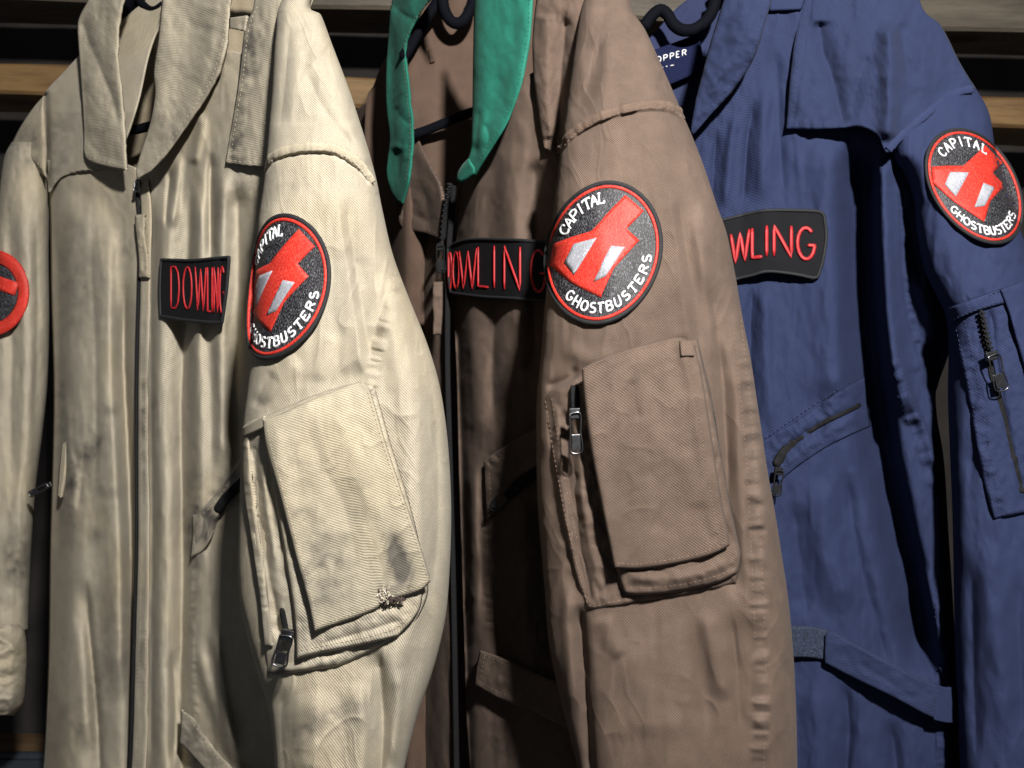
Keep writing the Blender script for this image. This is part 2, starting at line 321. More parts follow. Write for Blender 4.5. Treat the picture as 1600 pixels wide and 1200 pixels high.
for x in (-1.2, 1.12):
    o = boxmesh('upright_post', rack, M_W[2], (x, 1.262, 1.3), (.09, .08, 2.6), bev=.04)

# storage bin low on the left, only its rim shows
bn = tag(empty('storage_bin', (0, 0, 0)), 'dark plastic storage bin standing below the rolled beige cuff', 'bin')
def binbody():
    V, Fc = [], []; prof = [(0, 0), (.15, 0), (.165, .30), (.185, .305), (.185, .33), (.155, .335), (.14, .05), (0, .05)]; n = 40
    for i in range(n):
        a = 2*math.pi*i/n; c, s_ = math.cos(a), math.sin(a); sq = (abs(c)**5 + abs(s_)**5) ** -.2
        for r, h in prof: V.append((-.66 + r*sq*c*1.3, .93 + r*sq*s_*.6, .585 + h))
    m = len(prof)
    for i in range(n):
        for j in range(m-1): Fc.append((i*m+j, ((i+1) % n)*m+j, ((i+1) % n)*m+j+1, i*m+j+1))
    mesh('tub', V, Fc, bn, M_BIN)
    V, f = tube3([[(-.66 + .19*1.3*math.cos(t)*(abs(math.cos(t))**5+abs(math.sin(t))**5)**-.2, .93 + .19*.6*math.sin(t)*(abs(math.cos(t))**5+abs(math.sin(t))**5)**-.2, .915) for t in np.linspace(0, 2*math.pi, 60, endpoint=False)]], .008, closed=True)
    mesh('rim', V, f, bn, M_BIN)
binbody()

# ------------------------------------------------------------------ lettering (strokes like satin stitching)
def arc(cx, cy, rx, ry, a0, a1, n=9): return [(cx+rx*math.cos(math.radians(a)), cy+ry*math.sin(math.radians(a))) for a in np.linspace(a0, a1, n)]
GL = {
 'D': [[(.02, 0), (.02, 1), (.55, 1), (.86, .86), (.98, .6), (.98, .4), (.86, .14), (.55, 0), (.02, 0)]],
 'O': [arc(.5, .5, .48, .5, 90, 450, 17)], 'W': [[(0, 1), (.25, 0), (.5, .95), (.75, 0), (1, 1)]], 'L': [[(.08, 1), (.08, 0), (1, 0)]],
 'I': [[(.5, 1), (.5, 0)]], 'N': [[(.05, 0), (.05, 1), (.95, 0), (.95, 1)]],
 'G': [arc(.52, .5, .48, .5, 48, 345, 15) + [(1, .45), (.6, .45)]], 'C': [arc(.55, .5, .5, .5, 45, 315, 13), [(.9, .95), (.9, .7)]],
 'A': [[(.02, 0), (.5, 1), (.98, 0)], [(.2, .36), (.8, .36)], [(-.08, 0), (.18, 0)], [(.8, 0), (1.1, 0)]],
 'P': [[(.15, 0), (.15, 1), (.65, 1), (.95, .86), (.95, .62), (.65, .46), (.15, .46)], [(0, 0), (.35, 0)]],
 'i': [[(.5, 0), (.5, 1)], [(.2, 0), (.8, 0)], [(.2, 1), (.8, 1)]], 'T': [[(.5, 0), (.5, 1)], [(0, .85), (0, 1), (1, 1), (1, .85)], [(.3, 0), (.7, 0)]],
 'l': [[(.2, 1), (.2, 0), (.95, 0), (.98, .25)], [(.02, 1), (.42, 1)]], 'H': [[(.1, 0), (.1, 1)], [(.9, 0), (.9, 1)], [(.1, .5), (.9, .5)], [(0, 0), (.24, 0)], [(.76, 0), (1, 0)], [(0, 1), (.24, 1)], [(.76, 1), (1, 1)]],
 'S': [arc(.5, .75, .4, .25, 40, 250, 9) + arc(.5, .26, .42, .26, 70, -140, 9)],
 'B': [[(.1, 0), (.1, 1), (.6, 1), (.88, .88), (.88, .66), (.6, .53), (.1, .53)], [(.6, .53), (.96, .4), (.96, .12), (.65, 0), (.1, 0)]],
 'U': [[(.1, 1), (.1, .3), (.25, .05), (.5, 0), (.75, .05), (.9, .3), (.9, 1)], [(0, 1), (.24, 1)], [(.76, 1), (1, 1)]],
 'E': [[(.9, 0), (.1, 0), (.1, 1), (.9, 1)], [(.1, .52), (.7, .52)], [(.9, 0), (.92, .2)], [(.9, 1), (.92, .8)]],
 'R': [[(.12, 0), (.12, 1), (.62, 1), (.92, .87), (.92, .66), (.62, .52), (.12, .52)], [(.5, .52), (1, 0)], [(0, 0), (.28, 0)]],
}
def letter(ch, fmap, D, mat, parent, r, lift, flat=.6):
    paths = []
    for st in GL[ch]:
        p = np.array(st, float); dens = []
        for a, b in zip(p[:-1], p[1:]):
            for t in np.linspace(0, 1, 5, endpoint=False): dens.append(a + (b-a)*t)
        q = np.array([fmap(*v) for v in dens + [p[-1]]]); paths.append(P(q[:, 0], q[:, 1], D(q[:, 0], q[:, 1]) - lift/1000))
    V, f = tube3(paths, r, flat, 6); return mesh('letter', V, f, parent, mat)
def shape(name, parent, poly, fmap, D, mat, lift, th, lim=.09):
    bm = bmesh.new(); vs_ = [bm.verts.new((x, y, 0)) for x, y in poly]; f = bm.faces.new(vs_)
    if f.normal.z < 0: f.normal_flip()
    bm.normal_update(); bmesh.ops.triangulate(bm, faces=bm.faces[:])
    for _ in range(5):
        e = [x for x in bm.edges if x.calc_length() > lim]
        if not e: break
        bmesh.ops.subdivide_edges(bm, edges=e, cuts=1); bmesh.ops.triangulate(bm, faces=bm.faces[:])
    bm.normal_update()
    for fc in bm.faces:
        if fc.normal.z < 0: fc.normal_flip()
    q = np.array([fmap(v.co.x, v.co.y) for v in bm.verts]); Y = D(q[:, 0], q[:, 1]) - lift/1000
    for v, p in zip(bm.verts, P(q[:, 0], q[:, 1], Y)): v.co = p
    me = bpy.data.meshes.new(name); bm.to_mesh(me); bm.free(); me.shade_smooth(); me.attributes.new('stain', 'FLOAT', 'POINT')
    o = link(name, me, parent, mat); return solid(o, th, -1)
def round_patch(parent, fmap, D, rot, label, cap=(151, 95), low=(226, 349), sc_=1.0):
    """fmap: unit disc (u right, v up) -> picture position on the cloth"""
    n, k = 96, 14; rr = np.linspace(0, 1, k); V = []; Fc = []
    for r in rr[1:]:
        for i in range(n): V.append((r*math.cos(2*math.pi*i/n), r*math.sin(2*math.pi*i/n)))
    V.append((0, 0)); q = np.array([fmap(*v) for v in V]); edge = np.array([math.hypot(*v) for v in V])
    Y = D(q[:, 0], q[:, 1]) - .0014
    for j in range(k-2):
        for i in range(n): Fc.append((j*n+i, (j+1)*n+i, (j+1)*n+(i+1) % n, j*n+(i+1) % n))
    for i in range(n): Fc.append((len(V)-1, i, (i+1) % n))
    b = solid(mesh('round_patch', P(q[:, 0], q[:, 1], Y), Fc, parent, M_BLK), .0014); b['label'] = label
    ring = lambda r: np.array([fmap(r*math.cos(t), r*math.sin(t)) for t in np.linspace(0, 2*math.pi, 140, endpoint=False)])
    for nm, r, th, mt, lf in (('merrowed_edge', 1.0, .0016, M_EDGE, .9), ('red_ring', .945, .00115, M_RED, 1.5)):
        p = ring(r); V2, f2 = tube3([P(p[:, 0], p[:, 1], D(p[:, 0], p[:, 1]) - lf/1000)], th, .7, 8, True); mesh(nm, V2, f2, b, mt)
    R = lambda u, v: (u*math.cos(rot)-v*math.sin(rot), u*math.sin(rot)+v*math.cos(rot))
    fr = lambda u, v: fmap(*R(u, v))
    # red emblem: a lopsided diamond crossed by one broad slanting bar; nothing else on it
    red = [(.375, .80), (.70, .545), (.42, .31), (.645, .125), (.23, -.23), (0, -.64), (-.31, -.5), (-.56, -.375), (-.69, -.28), (-.92, -.10), (-.88, .20), (-.58, .27), (-.22, .33)]
    shape('red_emblem', b, red, fmap, D, M_RED, 1.95, .0007)
    for sp in ([(-.52, .17), (-.12, .23), (-.50, -.27), (-.68, -.08)], [(.16, .09), (.40, .05), (.08, -.34), (-.15, -.40)]): shape('emblem_panel', b, sp, fmap, D, M_PALE, 2.5, .0006)
    def text(s, a0, a1, r0, h, wd, flip):
        for i, ch in enumerate(s):
            a = a0 + (a1-a0)*i/(len(s)-1); ch_ = {'I': 'i', 'L': 'l'}.get(ch, ch); ww = wd*(.5 if ch == 'I' else 1)
            def fm(x, y):
                if flip: an = math.radians(a) + (x-.5)*ww/r0; r = r0 - (y-.5)*h
                else: an = math.radians(a) - (x-.5)*ww/r0; r = r0 + (y-.5)*h
                return fmap(r*math.cos(an), r*math.sin(an))
            letter(ch_, fm, D, M_WHT, b, .00078*sc_, 1.75)
    text('CAPITAL', cap[0], cap[1], .79, .15, .125, False); text('GHOSTBUSTERS', low[0], low[1], .79, .14, .115, True)
    return b
def name_tape(parent, D, L, R, T, B, letters, label, r=.0010, lift=1.0):
    PX, PY = coons(L, R, T, B, 2.5); o = grid('name_tape', parent, PX, PY, over(D, 1.2), M_TAPE, th=.0014); o['label'] = label
    ring = np.vstack([np.stack([PX[0], PY[0]], 1), np.stack([PX[1:, -1], PY[1:, -1]], 1), np.stack([PX[-1, -2::-1], PY[-1, -2::-1]], 1), np.stack([PX[-2:0:-1, 0], PY[-2:0:-1, 0]], 1)])
    V, f = tube3([P(ring[:, 0], ring[:, 1], D(ring[:, 0], ring[:, 1]) - .0011)], .0015, .8, 6, True); mesh('tape_border', V, f, o, M_EDGE)
    for ch, x0, x1, t0, t1, b0, b1 in letters:      # left, right, top-left y, top-right y, bottom-left y, bottom-right y
        fm = lambda x, y: (x0 + (x1-x0)*x, (t0 + (t1-t0)*x)*y + (b0 + (b1-b0)*x)*(1-y))
        letter(ch, fm, D, M_REDT, o, r, .8 + lift, .4)
    return o
def zip_pull(parent, px, py, y, ang, ln=.022, wd=.006, mat=None, name='zip_pull'):
    """slider body and a slotted pull tab hanging at an angle (degrees from straight down, + = to the right)"""
    c = P(np.array(px), np.array(py), np.array(y)); a = math.radians(ang); d = np.array([math.sin(a), -.12, -math.cos(a)]); s = np.array([math.cos(a), 0, math.sin(a)])
    o = boxmesh(name, parent, mat or M_STL, c, (wd*1.05, .003, .007), (0, -a, 0), .25, 3)
    loop = [(-1, 0), (1, 0), (1, .45), (.85, .5), (1, .55), (1.1, 1), (-1.1, 1), (-1, .55), (-.85, .5), (-1, .45)]
    p = np.array([np.array([0, -.003, 0]) + x*wd/2*np.array([math.cos(0), 0, 0]) + t*ln*np.array([0, 0, -1]) for x, t in loop])
    V, f = tube3([cr(np.vstack([p, p[:1]]), 50)[:-1]], .00065, 1, 6, True); mesh('pull_frame', V, f, o, M_STLL if mat is None else mat)
    h = boxmesh('pull_plate', o, mat or M_STL, (0, -.003, -ln*.76), (wd*.85, .0012, ln*.42), bev=.2); return o
def teeth(parent, D, pts, sp=4.2, size=(.0026, .0022, .0016), lift=.6, name='zip_teeth', mat=None):
    p = cr(S(pts), 300); l = np.r_[0, np.cumsum(np.linalg.norm(np.diff(p, axis=0), axis=1))]; V, Fc = [], []; q = np.array([(np.interp(t, l, p[:, 0]), np.interp(t, l, p[:, 1])) for t in np.arange(0, l[-1], sp)])
    C = P(q[:, 0], q[:, 1], D(q[:, 0], q[:, 1]) - lift/1000); T = np.gradient(q, axis=0)
    for i, (c, t) in enumerate(zip(C, T)):
        a = math.atan2(t[0], t[1]); ex = np.array([math.cos(a), 0, math.sin(a)]); ez = np.array([-math.sin(a), 0, math.cos(a)]); c = c + ex*.0007*(1 if i % 2 else -1); o = len(V)
        for X in (-1, 1):
            for Y in (-1, 1):
                for Z in (-1, 1): V.append(c + ex*X*size[0]/2 + np.array([0, Y*size[1]/2, 0]) + ez*Z*size[2]/2)
        for f in ((0, 1, 3, 2), (4, 6, 7, 5), (0, 4, 5, 1), (2, 3, 7, 6), (0, 2, 6, 4), (1, 5, 7, 3)): Fc.append(tuple(o+k for k in f))
    o = mesh(name, V, Fc, parent, mat or M_ZIP, smooth=False); o['kind'] = 'stuff'; return o
def hanger(label, pts_arm1, pts_arm2, pts_hook, pts_bar, yfn, r=.006, grp='black hangers inside the collars'):
    h = tag(empty('clothes_hanger', (0, 0, 0)), label, 'hanger', grp)
    for nm, p, rr, fl in (('shoulder_arm', pts_arm1, r, .7), ('shoulder_arm', pts_arm2, r, .7), ('hook', pts_hook, r*.8, 1), ('trouser_bar', pts_bar, r*.85, .7)):
        if p: thread(nm, h, lambda x, y: yfn(x), M_HNG, p, rr, flat=fl, k=10)
    return h
def blob(cx, cy, rx, ry, rot=0):
    c, s_ = math.cos(math.radians(rot)), math.sin(math.radians(rot))
    def f(px, py): dx, dy = px-cx, py-cy; u, v = (dx*c+dy*s_)/rx, (-dx*s_+dy*c)/ry; return np.exp(-(u*u+v*v))
    return f
def stains(*bs):
    def f(px, py):
        t = np.zeros(np.shape(px))
        for amp, b in bs: t = t + (1.6*amp if amp > 0 else amp) * b(px, py) * (.75 + 1.3*fbm(px/14, py/14, 11))
        return t
    return f
def line_mask(pts, wd):
    p = cr(S(pts), 24)
    def f(px, py): sd, t, al = near(px, py, p); return np.exp(-(sd/wd)**2)
    return f
def welt(name, parent, D, mat, pts, r, lift, flat=.26, seed=1):
    c = cr(S(pts), 90); s = np.linspace(0, 30, 90); V, f = tube3([P(c[:, 0], c[:, 1], D(c[:, 0], c[:, 1]) - lift/1000)], r*(1 + .05*np.sin(s*3.1 + 2*np.sin(s)) + .16*vn(s*1.3, s*0 + seed, seed)), flat, 10)
    n = 90; uv = np.stack([np.tile(np.arange(10)*.0009, n), np.repeat(s*.0035, 10)], 1); return mesh(name, V, f, parent, mat, uv=uv)
# ================================================================== beige coverall
A = tag(empty('coverall', (0, 0, 0)), 'beige coverall with scorched sleeve pocket flap and grey grime stains', 'coverall', 'coveralls hanging in a row')
kA = lerp_x([(-120, .99), (0, .905), (80, .852), (150, .806), (215, .765), (300, .718), (395, .676), (470, .655), (560, .645)])
KA = lambda px, py: kA(px) - .034*sm((px-235)/150.)*(1-sm((py-330)/520.))
baseA = KA
# --- inside of the back, seen through the neck
inA = Surf(lambda px, py: kA(px) + .105 + .00025*np.abs(px-225)).noise(5, 40, 120, 4)
sheet('back_panel', A, inA, M_Ai, '230,-140 190,-20 150,60 118,110 90,160 90,400 92,1720', '470,-140 470,300 470,700 470,1720', step=6)
sheet('hanging_loop', A, over(inA, 6), M_Ai, '228,20 226,72', '246,20 243,82', step=3, th=.002)
# --- wearer's right front (image left of the zip)
cAr = Surf(baseA); cAr.gain = 1.45
cAr.fold('128,300 116,420 112,560 116,700 120,900 112,1100 104,1300', 16, 24, 40, e=.05).fold('170,330 168,450 170,600 178,760 184,900 186,1100', 12, 26, 12, e=.1)
cAr.fold('196,420 194,560 200,700 206,860 208,1000 206,1300', -22, 11, 9, e=.12)
cAr.fold('88,330 92,500 92,700 90,900', -9, 9, 12, e=.2).fold('147,300 143,420 150,560 149,800', -1.6, 4, 6, e=.3)
cAr.fold('134,900 139,985 147,1060 153,1140 160,1300', -10, 14, 5, e=.12).fold('125,960 132,1060 142,1180', 5, 14, 9, e=.2)
cAr.fold('104,600 108,700 118,740 112,820', 3, 8, 5).fold('132,700 128,750 120,800', -2, 4, 8)
cAr.wrinkle(.8, 34, 120, 50).noise(1.4, 26, 90, 8).noise(.5, 11, 22, 9)
cAr.fold('70,290 72,500 76,800 62,1250', -26, 30, 16, e=0)
stA = stains((.42, blob(128, 720, 26, 50, 20)), (.3, blob(150, 690, 14, 22)), (.28, blob(165, 770, 26, 24)), (.45, blob(150, 835, 8, 14)), (.3, blob(170, 640, 22, 10)), (.22, blob(120, 1130, 60, 60)), (.3, blob(148, 1060, 10, 40)), (.25, blob(196, 380, 20, 60)), (.3, blob(110, 800, 20, 90)), (.25, blob(120, 450, 40, 120)), (.2, blob(180, 1000, 30, 120)), (.3, blob(95, 640, 20, 60)))
sheet('front_panel', A, cAr, M_A, '72,250 78,330 80,450 84,600 82,720 78,850 76,1000 70,1150 60,1320 60,1700', '212,262 222,340 219,430 217,560 216,700 217,850 214,1000 209,1150 202,1320 202,1700', T='100,248 140,240 180,250', step=2.6, stain=stA)
# shoulder yoke on the far side
yA = Surf(lambda px, py: KA(px, py) - .004 + (np.clip(175-py, 0, 400)/1000)*.25).noise(1.0, 30, 60, 14)
yA.fold('70,150 72,200 74,290', -14, 14, 5, e=0)
sheet('shoulder_yoke', A, yA, M_A, '122,88 96,116 72,142 66,165 68,240 76,300', '300,-60 240,60 215,160 190,230 160,262 132,265', B='92,279 112,270', step=3, stain=stains((.35, blob(90, 220, 40, 80))))  # mask tints the outer yoke darker for the collar's shade on it
stitches(A, yA, M_TH_A, ['80,293 94,275 128,262'], lift=.4)
# far sleeve
tF = Tube('18,222 6,250 -4,330 -14,420 -30,560 -42,760 -56,1000 -60,1140', '66,158 76,290 76,400 77,500 74,600 66,680 56,760 50,840 46,920 44,985 44,1140', [(140, .90), (300, .895), (1300, .905)], [(140, .03), (300, .045), (1300, .05)])
dF = Surf(tF.base()).fold('30,270 40,420 42,600 30,900', 7, 12, 16).fold('14,300 18,480 16,760', -6, 10, 8).fold('56,330 58,500 52,700', -5, 6, 10).noise(2.2, 24, 90, 21).noise(.6, 10, 18, 22)
dF.seam('10,250 26,246 48,255 72,278', 1.0, 5, 14, 4)
tF.make('sleeve', A, dF, M_A, 222, 985, 70, stain=stains((.45, blob(36, 235, 40, 30)), (.35, blob(20, 900, 30, 60)), (.2, blob(30, 860, 30, 40))))
capF = Surf(lambda px, py: .842 + .0006*(66-px)).noise(2, 20, 40, 24)
sheet('sleeve_head', A, capF, M_A, '68,150 52,168 30,200 10,240', '70,160 72,200 74,235 72,278', B='22,246 45,255', step=3, stain=stains((.45, blob(40, 225, 40, 30))), round_=10, rpx=14)
stitches(A, capF, M_TH_A, ['14,236 30,238 50,247 70,268'], lift=.5)
tCf = Tube('-60,975 -66,1010 -66,1060 -60,1120', '28,972 38,985 42,1020 40,1070 36,1100 20,1120', [(900, .88), (1200, .88)], [(900, .05), (972, .048), (1040, .066), (1118, .05), (1200, .03)])
dCf = Surf(tCf.base()).fold('-40,1010 0,1000 34,1022', 5, 10).fold('-40,1050 0,1060 36,1048', -5, 7, 10).fold('-40,1085 10,1092 34,1078', 4, 9).noise(3, 18, 12, 31).noise(1, 8, 8, 33)
tCf.make('rolled_cuff', A, dCf, M_A, 976, 1118, 60, 2.5)
# round red emblem on the far sleeve, mostly out of the frame
em = Surf(lambda px, py: tF.base(p=4)(px, py) - .006)
fE = lambda u, v: (-14 + 60*u + 2*v, 458 - 68*v)
def ring_shape(r0, r1, n=60): return None
def far_emblem():
    n = 72; V = []; Fc = []
    for r in (1.0, .97, .84, .72, .69):
        for i in range(n): V.append((r*math.cos(2*math.pi*i/n), r*math.sin(2*math.pi*i/n)))
    q = np.array([fE(*v) for v in V]); bump = np.repeat([0, .0016, .0022, .0016, 0], n)
    for j in range(4):
        for i in range(n): Fc.append((j*n+(i+1) % n, (j+1)*n+(i+1) % n, (j+1)*n+i, j*n+i))
    Y = em(np.maximum(q[:, 0], -34), q[:, 1]) - bump
    b = mesh('round_emblem', P(q[:, 0], q[:, 1], Y), Fc, A, M_RED); b['label'] = 'red ring emblem with a slanting bar'; solid(b, .002)
    shape('emblem_field', b, [(.71*math.cos(t), .71*math.sin(t)) for t in np.linspace(0, 2*math.pi, 40, endpoint=False)], fE, lambda x, y: em(np.maximum(x, -34), y), M_BLK, -.4, .001, .3)
    shape('slanting_bar', b, [(-.75, .33), (.62, -.05), (.70, .24), (-.60, .62)], fE, lambda x, y: em(np.maximum(x, -34), y), M_RED, 1.0, .001, .3)
far_emblem()
# --- wearer's left front (image right of the zip)
cAl = Surf(baseA); cAl.gain = 1.4
cAl.fold('262,290 256,420 250,560 252,700 256,860 252,1000 256,1300', 13, 16, 20, e=.06).fold('300,260 296,360 290,480 284,620 284,760 286,900 282,1100 290,1300', -13, 12, 12, e=.1)
cAl.fold('312,280 310,380 308,520 312,660 312,780 300,900', 10, 13, 13, e=.1).fold('330,230 328,330 330,420', -9, 6, 8).fold('350,250 346,360 344,500 348,640 345,740', 9, 11, 12, e=.1)
cAl.fold('318,175 312,215 300,260', 5, 7, 9).fold('280,235 276,290 268,360', 6, 8, 7).fold('266,260 262,310 258,360', -5, 4, 6)
cAl.fold('372,280 372,480 366,640 372,760', -14, 16, 16, e=.1)
cAl.fold('310,1000 322,1060 342,1120 372,1200', 7, 10, 13).fold('332,970 342,1040 356,1120 370,1180', 6, 9, 8).fold('268,1010 274,1100 270,1200', -7, 7, 8)
cAl.fold('238,300 236,520 238,800 236,1200', -3, 4, 6, e=.05).wrinkle(1.1, 30, 120, 12).noise(1.5, 22, 110, 41).noise(.55, 10, 18, 44)
cAl.seam('303,870 301,960 304,1060 306,1200', 1.1, 5, 11, 3).step('303,870 301,960 304,1060 306,1200', 1.6, 3, -1)
sheet('front_panel', A, cAl, M_A, '218,280 232,340 230,430 226,560 226,700 228,850 226,1000 224,1150 220,1320 220,1700', '420,110 430,300 430,500 440,700 452,900 480,1100 500,1320 500,1700', T='250,200 300,120 360,80', step=2.6, stain=stains((.35, blob(300, 800, 22, 60)), (.45, blob(312, 830, 14, 50)), (.4, blob(345, 770, 34, 30, 30)), (.3, blob(240, 650, 8, 40)), (.3, blob(305, 930, 10, 60)), (.3, blob(270, 690, 10, 36, 20)), (.25, blob(350, 330, 20, 70))))
# shoulder strap / yoke on the near side
yAl = Surf(lambda px, py: KA(px, py) - .006 - .00009*np.clip(px-350, 0, 90)).fold('378,40 366,160 360,250', -2, 4, 5, e=0).noise(1.3, 18, 50, 47).seam('392,30 378,140 366,252', .9, 6, 13, 5)
sheet('shoulder_yoke', A, yAl, M_A2, '404,-60 396,10 382,48 373,125 361,200 352,254', '520,-60 470,40 450,140 440,262', B='380,258 415,260', step=2.6, th=.002, stain=stains((.55, blob(378, 150, 16, 110, 6)), (.6, blob(372, 235, 22, 30)), (.4, blob(400, 60, 20, 60))))
stitches(A, yAl, M_TH_A, ['402,10 388,48 379,125 367,200 360,248', '356,250 380,253 415,255'], lift=.4)
sheet('strap_bar', A, over(yAl, 1.5), M_A, '358,28 358,44', '386,24 382,48', step=2.5, th=.002, stain=lambda a, b: .3 + 0*a)
# --- zip: placket strips, line of the zip, cloth tab
zA = over(cAl.base, 3.5)
plk = Surf(lambda px, py: KA(px, py) - .006).noise(1.0, 14, 60, 51).seam('222,450 222,700 222,1000 214,1250', .5, 6, 22, 8)
sheet('zip_placket', A, plk, M_A, '216,286 220,330 219,430 216,560 215,700 215,850 211,1000 207,1150 200,1320 200,1700', '230,280 236,330 235,430 232,560 231,700 233,850 231,1000 229,1150 223,1320 223,1700', step=2.2, th=.0022, round_=1.6, rpx=4, stain=stains((.35, blob(225, 660, 10, 120)), (.3, blob(222, 1000, 8, 100))))
stitches(A, plk, M_TH_A, ['230,300 231,430 228,560 227,700 229,850 227,1000 225,1150 219,1310', '224,450 221,560 220,700 221,850 218,1000 214,1150 208,1310'], L=4.2, r=.0004)
thread('zip_line', A, plk, M_ZIP, '214,300 218,350 217,430 214,560 213,700 213,850 209,1000 205,1150 198,1320 198,1700', .0016, lift=-1)
zp = zip_pull(A, 216, 286, float(plk(np.array([217.]), np.array([285.]))[0]) - .004, -4, .008, .004)
thread('pull_wire', zp, lambda x, y: plk(x, y) - .007, M_STLL, ['217,292 218,315 218,336', '221,292 220,315 219,336'], .0007)
tabA = Surf(lambda px, py: KA(px, py) - .014).noise(1.5, 10, 14, 55).fold('218,345 217,380 222,430', 1.5, 4)
sheet('pull_tab', A, tabA, M_A, '211,336 211,352 214,380 216,405 216,434', '226,334 225,352 228,382 231,410 232,434', step=1.6, th=.003, round_=2, rpx=4, stain=lambda a, b: .32 + 0*a)
# --- collar leaves
def leaf(px_in, px_out, near_in, near_out): return None
lfA = Surf(lambda px, py: KA(px, py) - .018 - .016*sm((px-125)/60.) + .00004*np.clip(120-py, 0, 300)).fold('126,26 138,62 152,96 174,150 186,200', -6, 10, 7, e=.1).fold('150,-20 148,60 146,140 150,230', 4, 16, 14).fold('138,225 165,245 190,252', -2, 7).noise(2.0, 22, 36, 61).noise(.6, 9, 12, 62)
sheet('collar_leaf', A, lfA, M_A2, '156,-60 140,-6 124,26 121,46 124,90 128,150 131,200 131,234', '215,-60 194,0 186,42 184,80 188,125 193,190 196,230 197,266', B='137,250 165,260', step=2.2, th=.0026, round_=2, rpx=5)
stitches(A, lfA, M_TH_A, ['137,243 165,252 192,258'], lift=.4)
rfA = Surf(lambda px, py: KA(px, py) - .034 + .020*sm((px-235)/110.) + .00003*np.clip(120-py, 0, 300)).fold('262,-20 252,80 250,150 240,220', 4, 10, 18).fold('300,-30 296,60 290,130 262,220', -3, 20, 26).fold('336,-20 330,60 312,130 285,185', 3, 16, 9).noise(1.8, 30, 44, 66).noise(.5, 10, 13, 67)
sheet('collar_leaf', A, rfA, M_A2, '262,-60 253,0 247,60 240,110 242,145 235,190 222,232 212,266', '372,-60 361,0 355,60 345,102 335,130 318,160 290,200 262,240 236,268', B='214,279 222,276', step=2.2, th=.0030, round_=2.2, rpx=5, stain=stains((.32, blob(262, 190, 26, 26)), (.28, blob(325, 90, 22, 70)), (.22, blob(290, 200, 40, 14, -40))))
stitches(A, rfA, M_TH_A, ['366,-40 355,2 349,58 339,98 329,126 312,155 285,194 258,233 236,258'], lift=.4)
# --- near sleeve
LA = '560,-190 500,-90 440,0 430,60 424,150 416,245 410,300 403,350 400,400 396,500 392,560 385,620 378,680 375,760 372,850 372,900 376,950 390,1010 405,1060 420,1110 430,1200 440,1420'
RA = '620,-190 560,-130 487,0 502,24 520,72 545,138 562,190 576,235 588,280 598,330 614,398 640,468 665,530 684,590 695,650 702,720 705,800 703,880 698,950 689,1000 674,1055 655,1110 641,1160 628,1220 590,1420'
tA = Tube(LA, RA, [(-200, .70), (0, .612), (200, .585), (450, .572), (800, .565), (1420, .575)], [(-200, .02), (0, .034), (200, .052), (450, .062), (800, .065), (1420, .054)], 3.0)
sA = Surf(tA.base()); sA.gain = 1.25
sA.step('413,268 428,250 455,240 490,236 522,239 553,257 578,286 588,306', 2.4, 3, 1).fold('413,272 428,254 455,244 490,240 522,243 553,261 578,290', -1.6, 4, 4, e=.05).seam('414,260 428,242 455,232 490,228 522,231 555,249 580,278', .8, 9, 17, 2)
sA.fold('480,110 500,160 528,200 556,240', -3, 14, 10).fold('455,20 446,120 436,210', -4, 16, 10).fold('540,190 562,225 580,262', 3, 10, 8)
sA.fold('524,285 532,350 541,410 553,490 566,590', 4.2, 46, 10, e=.1, k=.6).fold('540,300 551,390 566,480 578,570', -3.2, 7, 16, e=.15)
sA.fold('600,420 618,500 640,600 650,720 648,860 630,980 596,1100', 6, 26, 20, e=.1).fold('668,560 682,680 684,820 672,950', -3, 10, 12)
sA.seam('624,425 608,480 592,535 582,590 580,625', 2.2, 11, 15, 7).fold('606,440 592,500 574,570', -2.5, 6, 9)
sA.fold('470,560 440,590 405,630', 3, 13, 12).fold('430,580 412,604 396,640', -3.4, 9, 8).fold('520,520 505,560 500,600', 2, 14, 12)
sA.fold('590,1010 596,1080 598,1160 586,1300', -9, 16, 10, e=.12).fold('560,1060 566,1140 560,1260', 5, 22, 12).fold('470,1080 490,1130 476,1220', 4, 26, 22).fold('446,1070 440,1140 450,1240', -4, 10, 16).fold('624,1040 622,1110 612,1200', 4, 10, 10)
sA.wrinkle(1.5, 46, 120, 20, .25).wrinkle(.8, 24, 70, 26, -.3).noise(1.9, 50, 170, 71).noise(.45, 16, 60, 73).noise(.16, 9, 14, 74)
stS = stains((.22, blob(560, 420, 30, 90)), (.3, blob(470, 1140, 40, 22, -20)), (.3, blob(530, 1110, 50, 14, -25)), (.25, blob(475, 1170, 20, 12)), (.16, blob(600, 700, 30, 60)), (.32, blob(420, 630, 20, 22)), (.2, blob(440, 285, 40, 20)), (-.25, line_mask('413,272 428,254 455,244 490,240 522,243 553,261 578,290', 3)))
tA.make('sleeve', A, sA, M_A, -185, 1720, 200, 2.2, stain=stS)
stitches(A, sA, M_TH_A, ['414,256 428,238 455,228 490,224 522,227 555,245 580,274', '414,266 428,248 455,238 490,234 522,237 554,255 579,284'], L=5, gap=2.5, lift=.35)
stitches(A, sA, M_TH_A, ['617,440 610,482 597,537 588,592', '618,424 602,478 586,533 577,588'], L=5, lift=.3)
welt('shoulder_seam', A, sA, M_Aw, '415,261 428,243 455,233 490,229 522,232 554,250 572,270 581,286', .0030, .2)
# sleeve patch, wrapping round the front edge of the sleeve
pA_ = Surf(tA.base()); pA_.fold('524,285 532,350 541,410 553,490 566,590', 2.6, 24, 7, e=.1)
fA = lambda u, v: (513 + 116*np.sin(-.80 + .80*u) + 12*v + (0 if u > 0 else -6*u*u), 448 - 111*v - 4*u)
round_patch(A, fA, over(pA_, 3.0), 0, 'round black patch with red ring wrapping round the sleeve edge', cap=(150, 92), low=(226, 349))
